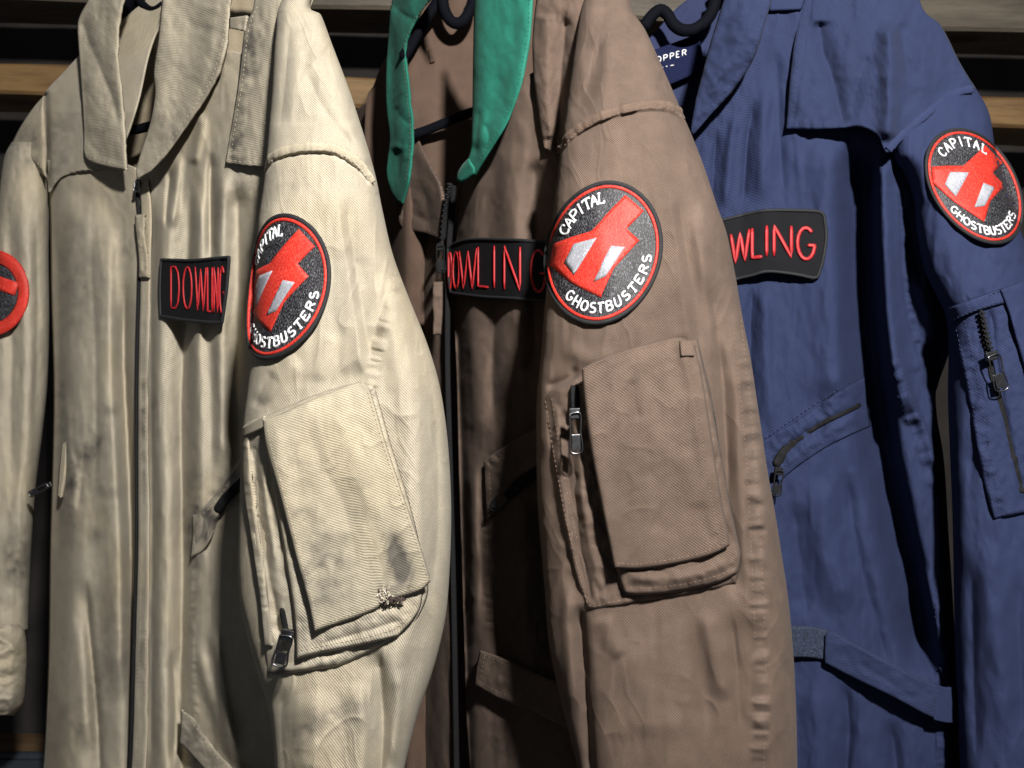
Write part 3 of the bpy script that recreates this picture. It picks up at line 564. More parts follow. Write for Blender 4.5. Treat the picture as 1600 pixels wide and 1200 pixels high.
# name tape on the chest
ntA = Surf(lambda px, py: KA(px, py) - .021).fold('346,395 344,450 340,510', -4, 9, 12, e=0).fold('275,400 272,500', -1.5, 14, e=0)
name_tape(A, ntA, '252,406 250,450 251,494', '358,402 354,450 347,504', '300,407 335,404', '290,500 320,503',
  [('D', 267, 280, 417, 417, 481, 482), ('O', 286, 300, 417, 417, 482, 483), ('W', 305, 322, 417, 418, 485, 486), ('L', 324, 329, 418, 418, 486, 487), ('I', 330, 333, 418, 418, 488, 488), ('N', 334, 341, 418, 418, 488, 489), ('G', 343, 351, 417, 417, 489, 490)],
  'black name tape with narrow red letters beside the zip', r=.0009)
# slanting chest pocket
pkA = Surf(lambda px, py: KA(px, py) - .010).noise(1.5, 18, 18, 81).fold('300,812 330,790 360,750', 3, 8).seam('304,842 336,806 352,780 380,755', 1.4, 7, 12, 6)
cp = sheet('chest_pocket_welt', A, pkA, M_A, '300,806 300,840 297,872', '392,690 396,720 398,745', T='330,780 362,738', B='316,862 328,845 336,815 352,790 372,768', step=2.4, th=.003, round_=3, rpx=6, stain=stains((.8, blob(330, 820, 30, 30, -40)), (.7, blob(360, 765, 30, 40))))
stitches(cp, pkA, M_TH_A, ['305,814 333,788 364,746'], lift=.5)
thread('zip_opening', cp, over(pkA, 1), M_ZIP, '338,800 352,780 372,760 392,742', .0042, flat=.12)
zq = zip_pull(A, 76, 758, .835, -62, .02, .005, M_STL)
sheet('side_pocket_edge', A, over(lambda a, b: kA(a) + 0*b, 12), M_A, '97,694 93,730 90,775', '104,690 101,735 94,778', step=2, th=.003)
# waist strap
wsA = Surf(lambda px, py: KA(px, py) - .016 - .00005*(px-280)).noise(1.6, 14, 14, 84)
ws = sheet('waist_strap', A, wsA, M_A, '282,1108 282,1135 280,1160', '430,1262 425,1290 420,1320', T='302,1122 316,1144 331,1167 350,1186 380,1215', B='300,1180 330,1215 370,1260', step=2.4, th=.003, round_=2, rpx=4, stain=stains((.5, blob(295, 1150, 20, 40)), (.4, blob(330, 1200, 30, 30))))
stitches(ws, wsA, M_TH_A, ['286,1114 302,1130 316,1152 331,1175 350,1194 380,1223'], lift=.4)
# --- sleeve pocket: frame, bellows side, body, flap
fl = lambda p, dr: tA.base(p, dr)
pb = Surf(fl(3.2, .005)).noise(2.0, 22, 40, 91).noise(.7, 9, 12, 92).fold('396,690 404,800 420,900 440,1010', -6, 6, 7, e=.06).fold('384,680 388,760 402,880 418,1000', 2.5, 5, 5).fold('408,720 418,800 434,900', 3, 4, 5).fold('430,1046 480,1042 540,1022', 3, 7)
pk = sheet('sleeve_pocket', A, pb, M_A, '380,664 377,700 380,760 394,850 408,950 416,1054', '584,600 606,690 640,800 662,880 668,930 640,992', T='398,655 415,650 480,622 540,602', B='440,1053 480,1048 530,1040 570,1022 610,1004', step=2.6, th=.003, round_=4, rpx=7, stain=stains((.35, blob(405, 880, 22, 100)), (.4, blob(440, 1050, 30, 14)), (.3, blob(390, 680, 12, 20))))
pk['label'] = 'grimy sleeve pocket with a scorched flap'
pm = Surf(fl(3.6, .013)).noise(1.6, 26, 40, 95).noise(.5, 9, 12, 96).fold('500,1006 560,990 630,968', -2, 5, e=.1)
sheet('pocket_body', pk, pm, M_A, '414,690 428,770 447,880 459,960 463,1030', '586,606 610,690 644,800 660,880 659,940 646,968 622,994', B='478,1026 500,1021 545,1012 590,1002', step=2.4, th=.0035, round_=4, rpx=6, stain=stains((.2, blob(560, 985, 60, 12)), (.35, blob(500, 1030, 30, 10))))
stitches(pk, pm, M_TH_A, ['470,1016 500,1010 545,1001 590,991 620,980 645,958', '500,928 502,970 504,1018'], lift=.6)
flp = Surf(fl(4.2, .020)).wrinkle(.7, 40, 60, 33, .4).noise(1.6, 60, 110, 101).noise(.35, 16, 26, 102).fold('430,690 440,760 466,880 488,985', 2, 14, 18, e=0).fold('470,640 500,720 540,800 560,900', -2.4, 22, 20).fold('520,640 560,740 590,820', 1.6, 20, 20).fold('612,830 620,870 622,920', -2.5, 9, 12)
flp.fold('412,660 480,628 560,600', -3, 8, 8, e=0)
stF0 = stains((.28, blob(470, 820, 26, 60, -20)), (.3, blob(490, 930, 40, 40)), (.28, blob(520, 880, 40, 60)), (.22, blob(470, 720, 26, 50, -20)), (.2, blob(560, 760, 30, 30)))
stF = lambda px, py: stF0(px, py) + (1.3*blob(620, 870, 15, 38, -16)(px, py) + .6*blob(628, 890, 28, 40, -10)(px, py) + .5*blob(604, 926, 16, 14)(px, py)) * (1 + .5*fbm((px + .35*py)/5., py/40., 5))
sheet('pocket_flap', pk, flp, M_A3, '410,656 416,700 436,770 462,870 480,935 491,987', '577,606 590,648 602,690 622,750 642,808 660,862 673,908', T='440,646 480,627 520,611 562,597', B='520,977 560,963 590,950 597,938 606,928 614,938 622,934 640,929 660,921', step=2.0, th=.0030, round_=2.5, rpx=5, stain=stF)
stitches(pk, flp, M_TH_A, ['495,978 520,969 560,955 586,944', '618,928 640,921 668,908', '574,612 585,648 597,690 617,750 637,808 655,862 668,902'], L=4.6, lift=.5)
stitches(pk, flp, M_TH_A, ['418,664 424,700 443,770 469,870 487,935 496,972'], L=4.6, lift=.4)
# ragged burn hole at the hem of the flap
fr = []; fc = []
for i in range(110):
    a = rng.uniform(0, 2*math.pi); R0 = 11*math.sqrt(rng.random()); x, y = 601 + R0*math.cos(a)*.9, 932 + R0*math.sin(a); b = rng.uniform(0, 2*math.pi); ln = rng.uniform(3, 9)
    pts = np.array([[x, y], [x + ln*.5*math.cos(b) + rng.normal(0, 1), y + ln*.5*math.sin(b)], [x + ln*math.cos(b+.6), y + ln*math.sin(b+.6)]])
    yy = flp(pts[:, 0], pts[:, 1]) - np.array([.0, rng.uniform(0, .0012), rng.uniform(-.0008, .0008)]); (fr if rng.random() < .74 else fc).append(P(pts[:, 0], pts[:, 1], yy))
for i in range(26):
    x = rng.uniform(606, 632); y = 936 - (x-606)*.1 + rng.normal(0, 2); pts = np.array([[x, y], [x+rng.normal(1, 2), y+rng.uniform(1, 4)], [x+rng.normal(0, 4), y+rng.uniform(2, 7)]]); fc.append(P(pts[:, 0], pts[:, 1], flp(pts[:, 0], pts[:, 1]) - .0006))
V, f = tube3(fr, .00032, 1, 4); o = mesh('frayed_threads', V, f, pk, M_FRAY); o['kind'] = 'stuff'
V, f = tube3(fc, .0006, 1, 4); o = mesh('charred_threads', V, f, pk, M_CHAR); o['kind'] = 'stuff'
sheet('side_welt', pk, Surf(fl(3.2, .010)).noise(1.5, 10, 30, 97).seam('384,672 386,760 402,870 416,960', 1.2, 5, 14, 5), M_A, '379,666 376,700 379,765 392,850 405,940 412,1010', '392,660 389,700 394,765 408,850 420,940 426,1010', step=2.2, th=.003, round_=2, rpx=4, stain=lambda a, b: .25 + .3*fbm(a/9, b/20, 6))
sheet('bartack', pk, over(Surf(fl(3.2, .014)), 0), M_A, '378,668 378,684', '412,650 414,666', step=2.2, th=.002, stain=lambda a, b: .2 + 0*a)
thread('zip_opening', pk, over(pb, 2.0), M_ZIP, '440,950 444,970 448,990', .0018, flat=.12)
zip_pull(pk, 449, 992, float(pb(np.array([445.]), np.array([1000.]))[0]) - .009, -14, .018, .0075, M_STL)
hanger('black plastic hanger inside the beige collar', '262,8 290,-40 330,-60 470,-90', '186,34 176,50 160,70 110,130 85,160', '206,-40 206,-110 214,-140 236,-150 250,-130', '120,205 205,203 240,196 330,180 430,160', lambda x: kA(x) + .055, .0060)
thread('hanger_notch', [o for o in col.objects if o.name == 'clothes_hanger'][0], lambda x, y: kA(x) + .045, M_HNG, '186,34 200,14 216,-2 228,10 244,18 262,8', .0058, k=10)
# ================================================================== brown coverall with green collar
B = tag(empty('coverall', (0, 0, 0)), 'brown coverall with bright green collar hanging between the beige and navy ones', 'coverall', 'coveralls hanging in a row')
kB = lerp_x([(480, 1.3), (560, 1.10), (620, .955), (660, .875), (690, .815), (712, .778), (740, .752), (790, .728), (850, .706), (900, .695), (1000, .69)])
kB0 = lerp_x([(480, 1.0), (560, .95), (620, .905), (660, .865), (690, .815), (712, .778), (740, .752), (790, .728), (850, .706)])
KB = lambda px, py: kB(px) - (.028 + .020*(1-sm((py-380)/520.)))*sm((px-712)/110.)
baseB = KB
inB = Surf(lambda px, py: .865 + .15*sm((640-px)/60.)).noise(5, 40, 120, 14)
sheet('back_panel', B, inB, M_Bi, '720,-140 660,-20 612,70 585,130 570,200 570,600 575,1720', '960,-140 960,300 960,700 960,1720', step=6)
sheet('neck_label', B, over(inB, 3), M_Bi, '669,78 672,98', '676,76 679,96', step=3, th=.001)
# far front, turned away from the lamp
cBf = Surf(baseB).fold('672,380 676,600 684,900 690,1250', 9, 16, 10, e=.05).fold('655,420 652,650 660,1000', -9, 12, 12).fold('632,560 640,800 648,1100', 8, 12, 12).fold('690,900 700,1000 720,1100', 6, 10).noise(3, 30, 120, 111).noise(.8, 10, 20, 112)
sheet('front_panel', B, cBf, M_B, '548,180 552,400 556,700 560,1000 566,1320 566,1700', '690,300 692,400 694,560 700,760 704,950 708,1150 712,1320 712,1700', T='580,160 620,200 660,260', step=3)
# lapel below the far collar leaf, open along the zip
lpB = Surf(lambda px, py: kB0(px) - .022).fold('650,220 665,270 676,330', 3, 9).fold('632,330 655,340 680,352', -2, 6).fold('662,290 668,330 672,365', -3, 6, 8).noise(1.6, 14, 20, 115)
sheet('zip_facing', B, lpB, M_B, '634,210 626,270 620,314 622,345 628,356', '646,196 658,228 674,262 690,300 688,340 686,374', B='645,361 668,366', step=2.4, th=.0028, round_=2, rpx=5)
stitches(B, lpB, M_TH_B, ['628,322 630,346 650,354 680,364'], lift=.4)
thread('zip_tape', B, lambda x, y: kB(x) - .022 + 0*y, M_ZIP, '704,286 698,320 694,350 692,376', .0028, flat=.5)
teeth(B, lambda x, y: kB(x) - .025 + 0*y, '702,288 696,322 692,352 690,380')
teeth(B, lambda x, y: kB(x) - .004 + 0*y, '708,290 703,330 699,400 697,560 702,760 707,950 712,1250', lift=0, size=(.0016, .0014, .0012))
thread('zip_tape', B, lambda x, y: kB(x) - .003 + 0*y, M_ZIP, '710,290 706,330 701,400 699,560 704,760 709,950 714,1250', .003, flat=.2)
zip_pull(B, 688, 386, .79, 2, .024, .007, M_ZIP)
tabB = Surf(lambda px, py: .784 + 0*px).noise(1.4, 9, 14, 117)
sheet('pull_tab', B, tabB, M_B, '677,440 675,470 677,500 676,523', '692,440 692,470 691,500 689,523', step=1.6, th=.003, round_=2, rpx=4)
# near front
cB = Surf(baseB); cB.gain = 1.3
cB.fold('752,250 742,330 738,460 742,560 748,700', 7, 10, 20, e=.1).fold('800,220 800,340 806,480 800,640', 6, 24, 18, e=.1).fold('775,470 770,560 772,660', -5, 8, 10).fold('836,240 838,420 836,600', -10, 16, 16, e=.1)
cB.fold('716,300 712,400 716,560 722,760 728,1000 736,1300', -18, 12, 10, e=.05)
cB.fold('800,720 812,860 820,1000 836,1160', 8, 22, 20).fold('770,880 776,1000 790,1150', -6, 10, 10).fold('840,760 850,900 864,1060', -8, 14, 12).fold('740,700 742,860 744,1010', 6, 9, 8)
cB.seam('760,735 762,800 764,880 766,990', 1.6, 10, 13, 3).step('760,735 762,800 764,880 766,990', 1.8, 3, 1).wrinkle(1.6, 26, 110, 16).noise(1.6, 26, 90, 121).noise(.6, 10, 16, 122)
sheet('front_panel', B, cB, M_B, '742,210 726,280 716,340 710,400 709,460 714,600 718,760 724,950 730,1150 738,1320 738,1700', '905,120 905,300 905,600 915,900 930,1150 940,1320 940,1700', T='780,160 840,110', step=2.6)
stitches(B, cB, M_TH_B, ['758,735 760,800 762,880 764,990', '776,730 778,800 780,880 782,990'], L=4.6, lift=.4)
# near yoke piece beside the collar
yB = Surf(lambda px, py: KB(px, py) - .010 - .00012*np.clip(px-832, 0, 90)).fold('852,20 850,110 862,220', 5, 12, 12, e=.05).fold('884,40 876,130 872,236', -9, 12, 8, e=0).noise(1.8, 22, 44, 125).noise(.6, 9, 14, 126)
sheet('shoulder_yoke', B, yB, M_B2, '850,-80 838,0 832,60 834,120 842,180 850,232', '960,-80 915,0 900,80 892,160 884,240', B='864,238 876,240', step=2.4, th=.0024, round_=2, rpx=5)
stitches(B, yB, M_TH_B, ['854,226 866,231 878,233'], lift=.4)
sheet('strap_loop', B, over(lambda a, b: kB(a) + 0*b, 8), M_B, '818,168 812,208', '826,166 824,210', step=2, th=.002)
# green collar
lB = Surf(lambda px, py: kB0(px) - .026 - .030*sm((px-606)/38.) + .0*py).fold('612,8 622,60 626,140 622,240', 6, 9, 12, e=.05).fold('640,60 632,110 640,180 634,280', -3, 8, 8).fold('616,165 628,185 644,196', -3, 6, 7).fold('608,225 626,235 640,252', 2.5, 7).fold('622,290 624,250 630,215', -2.5, 4, 5).fold('650,32 636,26 614,10', -3, 5, 6).wrinkle(.7, 18, 40, 23, .5).noise(1.2, 18, 40, 131).noise(.3, 8, 12, 132)
sheet('collar_leaf', B, lB, M_G, '640,-60 613,0 607,55 603,120 604,170 609,215 604,268 611,298 622,316', '720,-60 672,0 650,34 634,76 639,140 645,200 643,245 637,288 628,318', step=2.0, th=.0026, round_=2.4, rpx=5)
stitches(B, lB, M_TH_B, ['667,4 646,36 631,78 635,140 641,200 639,245 633,284'], L=4, lift=.4)
rB = Surf(lambda px, py: KB(px, py) - .036 + .016*sm((px-745)/80.)).fold('752,-30 750,80 748,170 738,240', 5, 10, 18, e=.1).fold('800,-30 796,60 780,150 752,220', -3, 20, 22).fold('750,165 746,200 742,245', -2.5, 6, 5).fold('822,0 815,80 800,140', 2, 10, 8).fold('757,190 764,215 756,240', -2, 5, 6).wrinkle(.35, 26, 44, 27, .4).noise(1.2, 30, 50, 135).noise(.25, 9, 13, 136)
sheet('collar_leaf', B, rB, M_G, '744,-60 741,0 739,90 738,170 736,228 731,250', '836,-60 833,0 831,40 826,82 816,130 803,168 790,198 770,230 752,258 742,274', B='731,262 735,270', step=2.0, th=.0030, round_=2.4, rpx=5)
stitches(B, rB, M_TH_G, ['827,-30 826,40 820,80 810,127 797,164 784,194 764,226 748,250'], L=4.4, lift=.4)
tipB = Surf(lambda px, py: KB(px, py) - .040).fold('716,280 726,262 736,250', 4, 7, 6, e=0)
sheet('collar_tip', B, tipB, M_G, '732,247 722,258 714,272 714,283', '742,262 740,272 730,281 720,286', step=1.4, th=.003, round_=3, rpx=6)
hanger('black plastic hanger inside the green collar', '738,-14 780,-40 850,-70', '700,-20 680,8 660,38 640,74 628,92', '712,-30 712,-70 712,-110 736,-120 748,-96', '640,212 665,204 700,190 735,176 800,160', lambda x: .848 - .00018*np.clip(x-640, 0, 300), .0060)
thread('hanger_notch', [o for o in col.objects if o.name.startswith('clothes_hanger')][-1], lambda x, y: .835 + 0*x, M_HNG, '690,-20 694,14 706,34 722,34 736,12 742,-16', .0060, k=10)
# near sleeve
LB = '1000,-190 950,-90 912,0 897,80 887,150 880,200 874,250 866,320 859,400 851,480 845,560 839,620 838,700 840,780 845,850 851,920 857,1000 868,1060 880,1110 893,1160 905,1220 930,1420'
RB = '1060,-190 1010,-80 985,0 1010,50 1040,116 1070,186 1082,214 1100,260 1120,320 1136,366 1149,430 1161,500 1173,560 1182,620 1191,680 1200,740 1211,800 1222,870 1231,930 1238,1000 1243,1080 1246,1200 1248,1420'
tB = Tube(LB, RB, [(-200, .74), (0, .64), (200, .606), (450, .592), (800, .585), (1420, .595)], [(-200, .02), (0, .034), (200, .054), (450, .064), (800, .064), (1420, .058)], 3.0)
sB = Surf(tB.base()); sB.gain = 1.2
sB.step('876,238 898,213 938,189 990,174 1030,171 1058,179 1078,200', 2.4, 3, 1).fold('876,243 898,218 938,194 990,179 1030,176 1058,184 1078,205', -1.6, 4, 4, e=.05).seam('876,228 898,203 938,180 990,165 1030,161 1058,169 1080,190', 1.3, 8, 17, 12)
sB.fold('940,60 920,130 900,190', -4, 16, 14).fold('1020,80 1044,120 1062,160', -3, 10, 8).fold('960,20 952,100 930,160', 3, 14, 14).fold('1046,100 1062,140 1076,180', 2.5, 8, 7)
sB.fold('1046,300 1056,370 1064,440 1076,540', 3.6, 40, 10, e=.1, k=.6).fold('1058,300 1072,390 1086,470 1096,560', -3, 7, 18, e=.15)
sB.fold('1085,330 1098,400 1112,480 1130,580', 5, 14, 14).fold('1105,420 1118,500 1128,590 1134,700 1138,820 1150,940', -9, 12, 13, e=.12)
sB.seam('1158,480 1166,560 1174,640 1180,760 1184,880 1188,1000 1190,1100 1186,1200', 3.2, 14, 24, 13).fold('1150,560 1162,700 1168,860 1174,1000', 4, 14, 18, e=.1)
sB.fold('905,940 911,1010 916,1080 924,1200 935,1380', -11, 12, 8, e=.08).fold('884,900 888,1000 896,1120', 4, 10, 10).fold('862,560 850,620 852,720', 3, 12, 9)
sB.fold('1070,940 1082,1010 1096,1070 1110,1160', -3, 9, 22, e=.35).fold('1100,950 1120,1030 1134,1100', 4, 14, 13).fold('940,960 956,1000 972,1030', 3, 16, 12).fold('960,1020 1000,1060 1010,1160', 3, 34, 26).fold('1140,950 1150,1040 1156,1150', -4, 9, 10).fold('1060,1100 1050,1180 1060,1300', 3, 20, 24)
sB.fold('880,540 920,560 960,548', 3, 13, 13).fold('900,570 890,590 850,606', -3, 7, 8)
sB.wrinkle(1.5, 46, 120, 30, .25).wrinkle(.9, 24, 70, 36, -.3).noise(1.9, 50, 170, 141).noise(.45, 16, 60, 143).noise(.16, 9, 14, 144)
tB.make('sleeve', B, sB, M_B, -185, 1720, 210, 2.2, stain=stains((-.3, line_mask('1166,540 1178,700 1190,900 1196,1150', 10)), (-.3, line_mask('876,232 898,207 938,184 990,169 1030,165 1058,173 1079,194', 4)), (-.2, blob(1090, 350, 20, 60)), (.2, blob(1000, 1090, 40, 20, 30))))
stitches(B, sB, M_TH_B, ['876,224 898,199 938,176 990,161 1030,157 1056,164 1064,176', '876,235 898,210 938,186 990,171 1030,168 1056,175 1070,190'], L=5, gap=2.5, lift=.35)
stitches(B, sB, M_TH_B, ['1158,500 1171,620 1180,720 1189,860 1195,1000 1196,1120 1192,1220', '1146,520 1157,620 1166,720 1174,860 1180,1000'], L=5, lift=.4)
welt('shoulder_seam', B, sB, M_Bw, '876,231 898,206 938,182 990,167 1030,163 1056,170 1068,182', .0032, .2, seed=4)
pB_ = Surf(tB.base(2.8, .0)).noise(1.4, 60, 110, 141)
fB = lambda u, v: (941.5 + 88*u + 4*v + 4*(u*u-.3)*(1 if u > 0 else -.4), 395 - 109*v - 9*u)
round_patch(B, fB, over(pB_, 3.2), 0, 'round black patch with red ring and white lettering on the sleeve')
# name tape
ntB = Surf(lambda px, py: KB(px, py) - .014).fold('752,360 742,480', 1, 20, e=0).fold('706,370 706,470', -10, 9, 14, e=0)
name_tape(B, ntB, '700,388 700,420 704,456', '905,380 905,425 905,474', '712,380 738,374 800,375 850,378', '717,459 760,464 800,466 850,470',
  [('D', 701, 706, 396, 395, 450, 450), ('O', 708, 718, 395, 393, 450, 451), ('W', 718, 745, 392, 388, 451, 451), ('L', 746, 763, 386, 386, 447, 449), ('I', 769, 776, 384, 384, 450, 450), ('N', 787, 814, 385, 386, 452, 454), ('G', 829, 853, 390, 391, 455, 457)],
  'black name tape with red letters running behind the sleeve', r=.0012)
# slanting chest pocket with zip
pkB = Surf(lambda px, py: KB(px, py) - .012).seam('758,728 790,705 836,684', 1.8, 9, 13, 6).fold('766,770 800,744 836,728', 3, 7).noise(1.4, 16, 16, 151)
cpB = sheet('chest_pocket_welt', B, pkB, M_B, '756,722 757,760 760,812', '864,650 866,690 868,716', T='772,708 800,690 835,668', B='786,790 808,764 830,744 850,730', step=2.4, th=.003, round_=3, rpx=6)
stitches(cpB, pkB, M_TH_B, ['761,728 776,714 802,698 837,676', '764,738 766,770 768,800'], lift=.5)
thread('zip_opening', cpB, over(pkB, 1.5), M_ZIP, '792,778 810,758 832,742 856,728', .0045, flat=.12)
zip_pull(cpB, 797, 756, float(kB(797)) - .020, -36, .026, .006, M_ZIP)
# waist strap
wB = Surf(lambda px, py: KB(px, py) - .020).seam('748,1040 800,1064 860,1090', 1.0, 16, 16, 8).noise(1.0, 12, 14, 155)
wsB = sheet('waist_strap', B, wB, M_B, '750,1016 744,1042 741,1070', '930,1100 925,1130 920,1155', T='780,1026 830,1048 870,1066', B='780,1092 830,1110 858,1125', step=2.4, th=.0035, round_=2.4, rpx=4)
stitches(wsB, wB, M_TH_B, ['755,1023 780,1034 830,1056 870,1074 910,1092', '748,1064 780,1082 830,1100 870,1118', '757,1026 750,1062'], L=4.6, lift=.5)
# sleeve pocket
fb = lambda p, dr: tB.base(p, dr)
pb2 = Surf(fb(3.0, .004)).noise(1.8, 20, 34, 161).noise(.7, 8, 11, 162).fold('868,630 876,740 890,840 904,930', 3, 6, 6, e=.05).fold('884,640 892,740 906,860 922,940', -6, 6, 7, e=.05).fold('900,640 908,760 925,870 945,930', 2.5, 5, 6)
pkb = sheet('sleeve_pocket', B, pb2, M_B, '845,616 852,660 862,720 876,800 890,860 903,910 917,955', '1090,530 1112,620 1128,720 1146,820 1158,872 1150,912', T='880,600 900,590 950,556 1020,535', B='945,951 975,946 1000,940 1060,932 1110,922', step=2.6, th=.003, round_=4, rpx=7)
pkb['label'] = 'brown sleeve pocket with a long plain flap'
pmb = Surf(fb(3.4, .012)).noise(1.8, 26, 30, 165).noise(.6, 9, 11, 166).fold('975,900 1050,905 1140,880', 3, 9, 9, e=.1)
sheet('pocket_body', pkb, pmb, M_B, '912,590 922,680 940,780 955,860 968,905 976,928', '1092,540 1114,640 1132,740 1150,830 1158,866 1152,896', B='1000,930 1060,925 1120,911', step=2.4, th=.0035, round_=5, rpx=7)
stitches(pkb, pmb, M_TH_B, ['982,918 1010,919 1060,914 1110,903 1145,890'], lift=.5)
stitches(pkb, pb2, M_TH_B, ['852,626 858,665 868,724 882,802 896,862 909,912 921,946 950,942 975,937', '862,622 868,662 878,722 892,800 906,858'], lift=.5)
flb = Surf(fb(4.0, .019)).wrinkle(.8, 40, 60, 37, .4).noise(1.6, 60, 110, 171).noise(.35, 16, 26, 172).fold('985,590 994,640 1000,660', -2, 8, 9).fold('1010,720 1030,780 1020,840', -2, 20, 22).fold('920,600 932,700 950,800 962,885', 2, 12, 16, e=0).fold('1066,540 1084,620 1098,720 1116,830', 1.6, 9, 5, e=0).fold('1060,700 1080,740 1090,800', 1.5, 18, 16).fold('910,580 980,552 1060,532', -2, 8, e=0)
sheet('pocket_flap', pkb, flb, M_B, '909,576 912,620 921,690 936,770 950,840 960,888', '1086,540 1099,600 1113,690 1127,780 1137,830 1140,852', T='935,562 975,547 1020,535 1062,527', B='1000,889 1050,882 1100,871 1128,860', step=2.0, th=.003, round_=2.5, rpx=5, stain=stains((-.22, blob(1040, 720, 20, 60)), (.5, blob(999, 651, 3, 4)), (.15, blob(1010, 740, 50, 40))))
stitches(pkb, flb, M_TH_B, ['964,880 1000,881 1050,874 1100,863 1132,848', '1070,546 1084,604 1098,692 1112,782 1124,846'], L=4.6, lift=.5)
sheet('bartack', pkb, over(flb, 1.5), M_B, '1062,532 1064,556', '1082,532 1085,556', step=2, th=.002)
thread('zip_opening', pkb, over(pb2, 1.0), M_ZIP, '897,602 898,625 899,650', .0030, flat=.12)
zip_pull(pkb, 898, 646, float(pb2(np.array([898.]), np.array([650.]))[0]) - .013, 2, .024, .0065, M_STL)

# ================================================================== navy coverall
C = tag(empty('coverall', (0, 0, 0)), 'navy blue coverall with hook and loop waist strap beside the brown one', 'coverall', 'coveralls hanging in a row')
kC = lerp_x([(900, .775), (1000, .745), (1100, .720), (1200, .702), (1300, .692), (1400, .688), (1500, .70), (1600, .72)])
inC = Surf(lambda px, py: .80 + 0*px).noise(4, 50, 120, 18)
sheet('back_panel', C, inC, M_Ci, '930,-10 940,600 950,1720', '1470,-60 1380,100 1440,400 1420,1000 1430,1720', T='1000,60 1060,10 1120,-40 1200,-140 1300,-150', step=9)
lbC = lambda px, py: .788 + 0*px
lab = sheet('neck_label', C, lbC, plain('navy satin label', (.010, .013, .040), .9, nz=.1, spec=.05), '1000,86 1002,118 1004,150', '1092,52 1097,80 1102,108', step=4, th=.0008)
lx = 1000; PRW = [('P', .04, .12), ('R', .165, .25), ('O', .30, .39), ('P', .43, .51), ('P', .55, .63), ('E', .67, .74), ('R', .78, .86)]
GLs = dict(GL); GL['P'] = [GL['P'][0]]; GL['R'] = GL['R'][:2]; GL['E'] = GL['E'][:2]
for ch, x0, x1 in PRW:
    fm = lambda x, y: (1000 + 84*(x0 + (x1-x0)*x), (96 - 22*(x0 + (x1-x0)*x)) + (1-y)*9)
    letter(ch, fm, lbC, M_WHT, lab, .0006, .8)
GL.update(GLs)
thread('size_mark', lab, lbC, M_WHT, ['1032,106 1036,105', '1040,104 1043,103.5', '1047,103 1053,101.5'], .0006, lift=.8)
# front
cC = Surf(lambda px, py: kC(px) + 0*py); cC.gain = 1.3
cC.fold('1354,205 1352,300 1354,420 1362,540 1384,700 1408,820 1432,930 1458,1070', -40, 36, 17, e=.1, k=1.2)
cC.fold('1376,230 1378,330 1384,430 1396,560 1420,660', 12, 12, 18, e=.1).fold('1300,210 1304,330 1306,480 1306,640', 9, 40, 16, e=.12)
cC.fold('1180,150 1168,220 1160,330', -5, 6, 9).fold('1150,170 1140,240 1132,330', 4, 8, 9).fold('1196,120 1192,220 1190,320', 4, 10, 10).fold('1120,200 1114,280 1110,360', -4, 6, 8).fold('1215,60 1216,170 1224,320', -3, 9, 9)
cC.fold('1175,440 1172,560 1180,680', -5, 8, 9).fold('1195,440 1198,560 1205,680', 4, 12, 10).fold('1320,720 1340,860 1370,980 1400,1080', -8, 22, 16).fold('1280,740 1296,860 1330,960', 6, 26, 18).fold('1240,780 1250,880 1262,970', -5, 14, 18)
cC.fold('1320,1060 1326,1140 1320,1250', -7, 14, 10).fold('1270,1060 1280,1150 1276,1300', 5, 22, 18).fold('1390,1120 1400,1200 1404,1300', -6, 12, 10).fold('1440,880 1456,960 1464,1030', 7, 13, 10)
cC.seam('1392,560 1412,620 1440,690 1462,760', 3.0, 13, 19, 17).fold('1402,560 1424,622 1452,690 1470,752', 4, 10, 5).seam('1472,900 1476,1000 1482,1080 1470,1200', 2.0, 11, 17, 18).step('1464,770 1464,880 1462,980 1462,1200', 2, 3, 1)
cC.seam('1406,300 1412,360 1416,430 1424,500 1444,580', 1.4, 6, 12, 19).step('1404,290 1406,360 1408,430 1418,500 1440,580', 2.5, 3, -1)
cC.fold('1436,420 1452,480 1460,540', 7, 16, 12).fold('1476,520 1464,560 1456,620', -14, 10, 12).fold('1416,320 1428,400 1446,460', -6, 8, 12)
cC.fold('1480,620 1476,700 1484,820 1492,940 1500,1100 1504,1300', -22, 9, 30, e=0)
cC.wrinkle(1.2, 44, 200, 46).wrinkle(.4, 24, 100, 22, .3).noise(2.0, 40, 130, 181).noise(.7, 14, 26, 182)
sheet('front_panel', C, cC, M_C, '1064,250 1050,400 1045,600 1060,900 1080,1320 1080,1700', '1410,120 1420,220 1440,300 1464,400 1482,470 1484,540 1464,600 1464,650 1475,720 1482,830 1489,940 1496,1060 1500,1180 1504,1320 1504,1700', T='1088,200 1112,130 1140,40 1180,-50 1260,-60 1340,-20 1390,60', step=2.6)
stitches(C, cC, M_TH_C, ['1385,560 1404,622 1432,692 1456,762', '1400,552 1420,612 1448,682 1470,744', '1464,780 1463,880 1461,980 1461,1060'], L=5, lift=.3)
